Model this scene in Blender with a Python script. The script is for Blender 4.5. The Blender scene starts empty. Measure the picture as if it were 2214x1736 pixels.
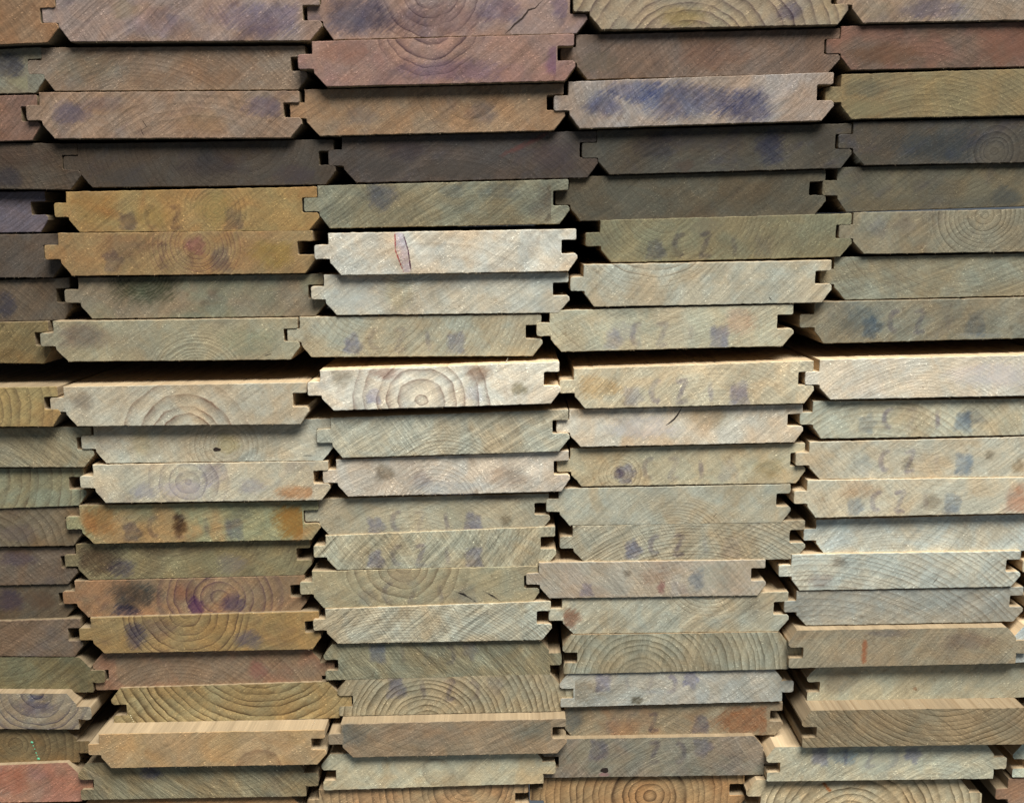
# Stack of tongue-and-groove deck boards seen from their sawn ends.
import bpy, math, random
from mathutils import Vector, noise as mnoise

S = 0.001  # all tables below are in millimetres
scene = bpy.context.scene

# ---------------------------------------------------------------- camera
cam_data = bpy.data.cameras.new("camera")
cam = bpy.data.objects.new("camera", cam_data)
scene.collection.objects.link(cam)
cam.location = (0.0, -0.507, 0.0)
cam.rotation_euler = (math.radians(90.0 - 10.1), 0.0, 0.0)
cam_data.sensor_fit = 'HORIZONTAL'
cam_data.sensor_width = 36.0
cam_data.lens = 36.0 * 2170.0 / 2214.0
cam_data.clip_start = 0.02
cam_data.clip_end = 50.0
scene.render.engine = 'CYCLES'
scene.cycles.transparent_max_bounces = 24
cam_data.dof.use_dof = True
cam_data.dof.focus_distance = 0.53
cam_data.dof.aperture_fstop = 11.0
scene.camera = cam

# ---------------------------------------------------------------- light
world = bpy.data.worlds.new("World")
scene.world = world
world.use_nodes = True
wb = world.node_tree.nodes["Background"]
wb.inputs[0].default_value = (0.80, 0.90, 1.0, 1.0)
wb.inputs[1].default_value = 0.15


def area_lamp(name, loc, aim, size, energy, col):
    d = bpy.data.lights.new(name, 'AREA')
    d.shape = 'RECTANGLE'
    d.size, d.size_y = size
    d.energy = energy
    d.color = col
    o = bpy.data.objects.new(name, d)
    scene.collection.objects.link(o)
    o.location = loc
    o.rotation_euler = (Vector(aim) - Vector(loc)).to_track_quat('-Z', 'Y').to_euler()
    return o


area_lamp("ceiling_lamp", (0.42, -0.85, 1.65), (0.05, 0.0, -0.05), (1.3, 0.7), 92.0, (1.0, 0.97, 0.91))

scene.view_settings.view_transform = 'Standard'
scene.view_settings.look = 'None'
scene.view_settings.exposure = 0.0
scene.view_settings.gamma = 1.0


# ---------------------------------------------------------------- material helpers
class NT:
    def __init__(self, name):
        self.m = bpy.data.materials.new(name)
        self.m.use_nodes = True
        self.t = self.m.node_tree
        self.t.nodes.clear()

    def n(self, kind, **kw):
        nd = self.t.nodes.new(kind)
        for k, v in kw.items():
            setattr(nd, k, v)
        return nd

    def put(self, sock, v):
        if isinstance(v, bpy.types.NodeSocket):
            self.t.links.new(v, sock)
        else:
            sock.default_value = v

    def math(self, op, a, b=None, c=None, clamp=False):
        nd = self.n('ShaderNodeMath', operation=op, use_clamp=clamp)
        self.put(nd.inputs[0], a)
        if b is not None:
            self.put(nd.inputs[1], b)
        if c is not None:
            self.put(nd.inputs[2], c)
        return nd.outputs[0]

    def vmath(self, op, a, b=None, scale=None):
        nd = self.n('ShaderNodeVectorMath', operation=op)
        self.put(nd.inputs[0], a)
        if b is not None:
            self.put(nd.inputs[1], b)
        if scale is not None:
            self.put(nd.inputs['Scale'], scale)
        return nd.outputs['Value'] if op in ('LENGTH', 'DOT_PRODUCT') else nd.outputs[0]

    def noise(self, vec, scale, detail=2.0, rough=0.5, dist=0.0, color=False):
        nd = self.n('ShaderNodeTexNoise')
        self.put(nd.inputs['Vector'], vec)
        nd.inputs['Scale'].default_value = scale
        nd.inputs['Detail'].default_value = detail
        nd.inputs['Roughness'].default_value = rough
        nd.inputs['Distortion'].default_value = dist
        return nd.outputs['Color' if color else 'Fac']

    def step(self, v, lo, hi):
        nd = self.n('ShaderNodeMapRange', interpolation_type='SMOOTHSTEP')
        self.put(nd.inputs[0], v)
        nd.inputs[1].default_value = lo
        nd.inputs[2].default_value = hi
        return nd.outputs[0]

    def mix(self, fac, a, b, blend='MIX'):
        nd = self.n('ShaderNodeMix', data_type='RGBA', blend_type=blend)
        self.put(nd.inputs[0], fac)
        self.put(nd.inputs[6], a)
        self.put(nd.inputs[7], b)
        return nd.outputs[2]

    def scale_col(self, col, f):
        return self.vmath('SCALE', col, scale=f)

    def attr(self, name, out='Fac'):
        nd = self.n('ShaderNodeAttribute', attribute_type='OBJECT', attribute_name=name)
        return nd.outputs[out]

    def sep(self, v):
        nd = self.n('ShaderNodeSeparateXYZ')
        self.put(nd.inputs[0], v)
        return nd.outputs

    def comb(self, x, y, z):
        nd = self.n('ShaderNodeCombineXYZ')
        self.put(nd.inputs[0], x)
        self.put(nd.inputs[1], y)
        self.put(nd.inputs[2], z)
        return nd.outputs[0]

    def finish(self, col, rough, height=None, bump=0.5, dist=0.0003, spec=0.25):
        b = self.n('ShaderNodeBsdfPrincipled')
        self.put(b.inputs['Base Color'], col)
        self.put(b.inputs['Roughness'], rough)
        b.inputs['Specular IOR Level'].default_value = spec
        if height is not None:
            bp = self.n('ShaderNodeBump')
            bp.inputs['Strength'].default_value = bump
            bp.inputs['Distance'].default_value = dist
            self.put(bp.inputs['Height'], height)
            self.t.links.new(bp.outputs[0], b.inputs['Normal'])
        o = self.n('ShaderNodeOutputMaterial')
        self.t.links.new(b.outputs[0], o.inputs[0])
        return self.m


def rings(w, P, side=False):
    """Growth rings round the board's own pith: (dark late-wood line 0..1, mask 0..1)."""
    x, y, z = w.sep(P)
    rg = w.attr('ring_centre', 'Vector')
    cx, cz, sp = w.sep(rg)
    rp = w.attr('ring_look', 'Vector')
    amt, fade, seed = w.sep(rp)
    flat = w.comb(x, w.math('MULTIPLY', seed, 31.7), z)
    warp = w.math('SUBTRACT', w.noise(flat, 0.07, 2.0, 0.5), 0.5)
    warp2 = w.math('SUBTRACT', w.noise(flat, 0.35, 2.0, 0.5), 0.5)
    dx = w.math('SUBTRACT', x, cx)
    dz = w.math('MULTIPLY', w.math('SUBTRACT', z, cz), 1.08)
    r = w.math('SQRT', w.math('ADD', w.math('MULTIPLY', dx, dx), w.math('MULTIPLY', dz, dz)))
    rw = w.math('ADD', r, w.math('ADD', w.math('MULTIPLY', warp, w.math('MULTIPLY', sp, 0.85)), w.math('MULTIPLY', warp2, w.math('MULTIPLY', sp, 0.14))))
    # uneven ring widths: a 1-d noise along the radius
    n1 = w.noise(w.comb(w.math('DIVIDE', rw, w.math('MULTIPLY', sp, 2.3)), w.math('MULTIPLY', seed, 7.3), 0.0), 1.0, 1.0)
    ph = w.math('FRACT', w.math('ADD', w.math('DIVIDE', rw, sp), w.math('MULTIPLY', n1, 1.9)))
    up = w.math('POWER', ph, 4.0)
    dn = w.math('SUBTRACT', 1.0, w.step(ph, 0.9, 1.0))
    line = w.math('MULTIPLY', up, dn)
    n2 = w.noise(w.comb(w.math('DIVIDE', rw, w.math('MULTIPLY', sp, 0.9)), w.math('MULTIPLY', seed, 3.1), 4.0), 1.0, 1.0)
    line = w.math('MULTIPLY', line, w.math('ADD', 0.35, w.math('MULTIPLY', n2, 1.3)))
    # fade = 0 -> rings over the whole face
    m = w.math('SUBTRACT', 1.0, w.math('DIVIDE', r, w.math('MAXIMUM', fade, 0.01)), clamp=True)
    m = w.step(m, 0.0, 0.45)
    whole = w.math('LESS_THAN', fade, 0.5)
    m = w.math('MAXIMUM', m, whole)
    patch = w.step(w.noise(flat, 0.075, 2.0), 0.30, 0.62)
    m = w.math('MULTIPLY', m, w.math('ADD', 0.35, w.math('MULTIPLY', patch, 0.65)))
    return line, w.math('MULTIPLY', m, amt), r, seed, ph


def end_grain():
    w = NT("weathered_end_grain")
    tc = w.n('ShaderNodeTexCoord')
    P0 = w.vmath('SCALE', tc.outputs['Object'], scale=1000.0)
    x0, y0, z0 = w.sep(P0)
    P = w.comb(x0, 0.0, z0)
    line, rmask, r, seed, ph = rings(w, P)
    Q = w.comb(x0, w.math('MULTIPLY', seed, 57.3), z0)
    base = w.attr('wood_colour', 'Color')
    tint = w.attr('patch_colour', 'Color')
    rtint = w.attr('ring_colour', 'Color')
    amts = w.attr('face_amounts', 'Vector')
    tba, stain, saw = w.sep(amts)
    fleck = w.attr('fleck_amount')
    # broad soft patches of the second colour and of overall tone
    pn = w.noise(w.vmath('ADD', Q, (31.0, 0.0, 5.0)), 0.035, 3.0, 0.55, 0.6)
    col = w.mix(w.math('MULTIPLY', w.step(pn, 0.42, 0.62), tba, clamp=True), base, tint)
    tone = w.noise(w.vmath('ADD', Q, (3.0, 0.0, 51.0)), 0.055, 4.0, 0.6, 0.8)
    col = w.scale_col(col, w.math('ADD', 0.60, w.math('MULTIPLY', tone, 0.80)))
    # warm / cool drift
    hue = w.step(w.noise(w.vmath('ADD', Q, (13.0, 4.0, 71.0)), 0.075, 3.0, 0.6, 0.5), 0.3, 0.7)
    col = w.mix(0.75, col, w.mix(hue, w.vmath('MULTIPLY', col, (0.93, 1.0, 0.99)), w.vmath('MULTIPLY', col, (1.11, 1.0, 0.83))))
    # blue-violet stain blotches, dragged along the saw direction
    ca, si, freq = w.sep(w.attr('saw_direction', 'Vector'))
    ux = w.math('ADD', w.math('MULTIPLY', x0, ca), w.math('MULTIPLY', z0, si))
    uz = w.math('MULTIPLY', freq, w.math('SUBTRACT', w.math('MULTIPLY', z0, ca), w.math('MULTIPLY', x0, si)))
    bend = w.math('MULTIPLY', w.math('SUBTRACT', w.noise(Q, 0.03, 1.0), 0.5), 6.0)
    uz = w.math('ADD', uz, bend)
    sy = w.math('MULTIPLY', seed, 19.3)
    sn = w.noise(w.comb(w.math('MULTIPLY', ux, 0.55), sy, uz), 0.075, 4.0, 0.6, 0.4)
    blot = w.step(sn, 0.52, 0.70)
    bl = w.math('MULTIPLY', blot, w.math('MULTIPLY', stain, 0.85), clamp=True)
    dark = w.mix(0.42, w.vmath('MULTIPLY', col, (0.50, 0.47, 0.62)), (0.045, 0.050, 0.085, 1))
    col = w.mix(bl, col, dark)
    # brown spots and specks of dirt
    sp = w.noise(w.vmath('ADD', Q, (9.0, 2.0, 3.0)), 0.22, 3.0, 0.6)
    col = w.mix(w.math('MULTIPLY', w.step(sp, 0.60, 0.74), 0.38), col, w.vmath('MULTIPLY', col, (0.50, 0.42, 0.36)))
    # growth rings
    col = w.mix(w.math('MULTIPLY', w.math('MULTIPLY', line, rmask), 2.0, clamp=True), col, w.mix(0.75, w.vmath('MULTIPLY', col, (0.36, 0.32, 0.30)), rtint))
    early = w.math('MULTIPLY', w.math('MULTIPLY', w.math('SUBTRACT', 1.0, w.step(ph, 0.1, 0.55)), rmask), 0.28)
    col = w.scale_col(col, w.math('ADD', 1.0, early))
    # saw marks: fine parallel scratches, plus a fainter crossing set
    s1 = w.noise(w.comb(w.math('MULTIPLY', ux, 0.07), sy, w.math('MULTIPLY', uz, 1.9)), 1.0, 3.0, 0.72)
    s1b = w.noise(w.comb(w.math('MULTIPLY', ux, 0.02), w.math('ADD', sy, 3.0), w.math('MULTIPLY', uz, 0.55)), 1.0, 2.0, 0.6)
    vx = w.math('SUBTRACT', w.math('MULTIPLY', x0, 0.55), w.math('MULTIPLY', z0, 0.83))
    vz = w.math('ADD', w.math('MULTIPLY', x0, 0.83), w.math('MULTIPLY', z0, 0.55))
    s2 = w.noise(w.comb(w.math('MULTIPLY', vx, 0.06), w.math('ADD', sy, 9.0), w.math('MULTIPLY', vz, 1.1)), 1.0, 2.0, 0.6)
    spatch = w.step(w.noise(w.vmath('ADD', Q, (77.0, 0.0, 9.0)), 0.05, 2.0), 0.3, 0.65)
    c1 = w.math('MULTIPLY', w.math('SUBTRACT', s1, 0.5), w.math('MULTIPLY', saw, w.math('ADD', 0.25, spatch)))
    c1b = w.math('MULTIPLY', w.math('SUBTRACT', s1b, 0.5), w.math('MULTIPLY', saw, 0.9))
    c2 = w.math('MULTIPLY', w.math('SUBTRACT', s2, 0.5), w.math('MULTIPLY', w.math('MULTIPLY', saw, saw), w.math('SUBTRACT', 1.1, spatch)))
    scr = w.math('ADD', w.math('ADD', c1, c1b), w.math('MULTIPLY', c2, 0.8))
    col = w.scale_col(col, w.math('ADD', 1.0, w.math('MULTIPLY', scr, 1.5)))
    # fine pores and dust
    g = w.noise(P, 1.7, 3.0, 0.7)
    g2 = w.noise(P, 0.6, 3.0, 0.65)
    col = w.scale_col(col, w.math('ADD', 0.48, w.math('ADD', w.math('MULTIPLY', g, 0.58), w.math('MULTIPLY', g2, 0.46))))
    # pale torn fibres
    fn = w.noise(w.comb(w.math('MULTIPLY', ux, 0.55), w.math('ADD', sy, 5.0), w.math('MULTIPLY', uz, 1.9)), 1.0, 1.0)
    fp = w.step(w.noise(w.vmath('ADD', Q, (5.0, 0.0, 19.0)), 0.09, 2.0), 0.35, 0.7)
    fm = w.math('MULTIPLY', w.step(fn, 0.63, 0.72), w.math('MULTIPLY', w.math('ADD', 0.25, fp), w.math('MULTIPLY', fleck, 1.1)), clamp=True)
    col = w.mix(fm, col, w.scale_col(col, 1.75))
    # tiny bright specks: splinter glints painted into the colour
    sk = w.noise(w.vmath('ADD', P, (0.0, 7.0, 0.0)), 1.05, 1.0)
    sm = w.math('MULTIPLY', w.step(sk, 0.70, 0.76), w.math('MULTIPLY', w.math('ADD', 0.15, fp), w.math('ADD', 0.35, fleck)), clamp=True)
    col = w.mix(sm, col, w.scale_col(col, 1.9))
    h = w.math('ADD', w.math('MULTIPLY', scr, 0.9), w.math('MULTIPLY', g, 0.30))
    h = w.math('ADD', h, w.math('MULTIPLY', w.math('MULTIPLY', line, rmask), 0.9))
    h = w.math('ADD', h, w.math('MULTIPLY', fm, 0.6))
    h = w.math('ADD', h, w.math('MULTIPLY', g2, 0.6))
    return w.finish(col, 0.80, h, 0.55, 0.0005, 0.3)


def long_grain():
    w = NT("planed_long_grain")
    tc = w.n('ShaderNodeTexCoord')
    P0 = w.vmath('SCALE', tc.outputs['Object'], scale=1000.0)
    x0, y0, z0 = w.sep(P0)
    P = w.comb(x0, 0.0, z0)
    line, rmask, r, seed, ph = rings(w, P)
    base = w.attr('side_colour', 'Color')
    Q = w.comb(x0, w.math('ADD', w.math('MULTIPLY', y0, 0.06), w.math('MULTIPLY', seed, 57.3)), z0)
    tone = w.noise(Q, 0.12, 4.0, 0.6)
    col = w.scale_col(base, w.math('ADD', 0.62, w.math('MULTIPLY', tone, 0.76)))
    st = w.noise(w.comb(w.math('MULTIPLY', x0, 0.9), w.math('ADD', w.math('MULTIPLY', y0, 0.02), seed), w.math('MULTIPLY', z0, 0.9)), 1.0, 3.0, 0.6)
    col = w.scale_col(col, w.math('ADD', 0.72, w.math('MULTIPLY', st, 0.56)))
    col = w.mix(w.math('MULTIPLY', line, w.math('MULTIPLY', rmask, 1.3), clamp=True), col, w.vmath('MULTIPLY', col, (0.52, 0.40, 0.28)))
    h = w.math('ADD', st, w.math('MULTIPLY', w.noise(Q, 1.3, 2.0), 0.4))
    return w.finish(col, 0.72, h, 0.35, 0.0003, 0.3)


def print_mat(name, ratio, opacity, patchy=0.5, scale=0.5, drag=1.9):
    """Soaked-in ink, resin or stain: it filters the wood below, so grain and saw marks stay visible.
    The mesh attribute 'ink' is 1 inside a mark and 0 on its rim."""
    w = NT(name)
    tc = w.n('ShaderNodeTexCoord')
    P = w.vmath('SCALE', tc.outputs['Object'], scale=1000.0)
    at = w.n('ShaderNodeAttribute', attribute_type='GEOMETRY', attribute_name='ink')
    seed = w.sep(w.attr('ring_look', 'Vector'))[2]
    Q = w.vmath('ADD', P, w.comb(seed, w.math('MULTIPLY', seed, 3.0), 0.0))
    x0, y0, z0 = w.sep(Q)
    sa = math.radians(38.0)
    ux = w.math('ADD', w.math('MULTIPLY', x0, math.cos(sa)), w.math('MULTIPLY', z0, math.sin(sa)))
    uz = w.math('SUBTRACT', w.math('MULTIPLY', z0, math.cos(sa)), w.math('MULTIPLY', x0, math.sin(sa)))
    n = w.noise(Q, scale, 4.0, 0.65)
    ns = w.noise(w.comb(w.math('MULTIPLY', ux, 0.12), 3.0, w.math('MULTIPLY', uz, 1.1)), 1.0, 3.0, 0.65)
    a = w.math('ADD', at.outputs['Fac'], w.math('MULTIPLY', w.math('SUBTRACT', n, 0.5), 1.0))
    a = w.math('ADD', a, w.math('MULTIPLY', w.math('SUBTRACT', ns, 0.5), drag))
    a = w.math('MULTIPLY', w.step(a, 0.0, 1.1 if drag > 1 else 0.75), w.step(at.outputs['Fac'], 0.0, 0.3))
    n2 = w.noise(Q, 0.16, 3.0, 0.6)
    a = w.math('MULTIPLY', a, w.math('ADD', 1.0 - patchy, w.math('MULTIPLY', w.step(n2, 0.35, 0.62), patchy)))
    a = w.math('MULTIPLY', a, opacity, clamp=True)
    tr = w.n('ShaderNodeBsdfTransparent')
    o = w.n('ShaderNodeOutputMaterial')
    if ratio is None:
        a = w.math('MULTIPLY', a, w.attr('mark_opacity'), clamp=True)
        w.put(tr.inputs[0], w.mix(a, (1, 1, 1, 1), w.attr('mark_filter', 'Color')))
        b = w.n('ShaderNodeBsdfPrincipled')
        fine = w.math('ADD', w.noise(Q, 1.6, 2.0), ns)
        w.put(b.inputs['Base Color'], w.scale_col(w.attr('mark_colour', 'Color'), w.math('ADD', 0.55, w.math('MULTIPLY', fine, 0.45))))
        b.inputs['Roughness'].default_value = 0.85
        b.inputs['Specular IOR Level'].default_value = 0.15
        mx = w.n('ShaderNodeMixShader')
        w.put(mx.inputs[0], w.math('MULTIPLY', a, w.attr('mark_body'), clamp=True))
        w.t.links.new(tr.outputs[0], mx.inputs[1])
        w.t.links.new(b.outputs[0], mx.inputs[2])
        w.t.links.new(mx.outputs[0], o.inputs[0])
    else:
        a = w.math('MULTIPLY', a, w.attr('print_strength'), clamp=True)
        w.put(tr.inputs[0], w.mix(a, (1, 1, 1, 1), (*ratio, 1)))
        w.t.links.new(tr.outputs[0], o.inputs[0])
    return w.m


def mark_props(o, wood, col, opacity):
    """Filter colour = mark over wood; what is lighter or bluer than the wood is laid on as a thin body colour."""
    lum = sum(col) / sum(wood)
    f = [min(1.0, c / w_) for c, w_ in zip(col, wood)]
    fm = sum(f) / 3
    f = [fm + (v - fm) * 0.8 for v in f]
    o['mark_colour'] = [float(v) for v in col]
    o['mark_filter'] = [float(v) for v in f]
    o['mark_opacity'] = float(opacity)
    over = max(c / w_ for c, w_ in zip(col, wood))
    o['mark_body'] = float(max(0.0, min(0.6, (over - 1.0) * 1.3)))


def plain_mat(name, col, rough=0.9):
    w = NT(name)
    tc = w.n('ShaderNodeTexCoord')
    n = w.noise(w.vmath('SCALE', tc.outputs['Object'], scale=1000.0), 0.9, 3.0)
    rgb = w.n('ShaderNodeRGB')
    rgb.outputs[0].default_value = (*col, 1)
    c = w.scale_col(rgb.outputs[0], w.math('ADD', 0.6, w.math('MULTIPLY', n, 0.8)))
    return w.finish(c, rough, n, 0.4, 0.0003)


M_END = end_grain()
M_SIDE = long_grain()
M_INK = print_mat("violet_ink", (0.68, 0.70, 0.88), 0.85, 0.4, 0.5, 1.0)
M_INK_TEAL = print_mat("teal_ink", (0.66, 0.73, 0.86), 0.85, 0.4, 0.5, 1.0)
M_LETTER = print_mat("grey_ink", (0.70, 0.69, 0.80), 0.85, 0.6, 0.5, 0.9)
M_MARK = print_mat("wood_stain", None, 1.0, 0.25, 0.30)
M_GREEN = plain_mat("green_paint", (0.16, 0.55, 0.33))
M_BEAD = plain_mat("resin_beads", (0.70, 0.66, 0.45), 0.35)
M_DARK = plain_mat("open_split", (0.030, 0.020, 0.016))
M_FIBRE = plain_mat("torn_fibre", (0.62, 0.56, 0.42))

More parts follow.
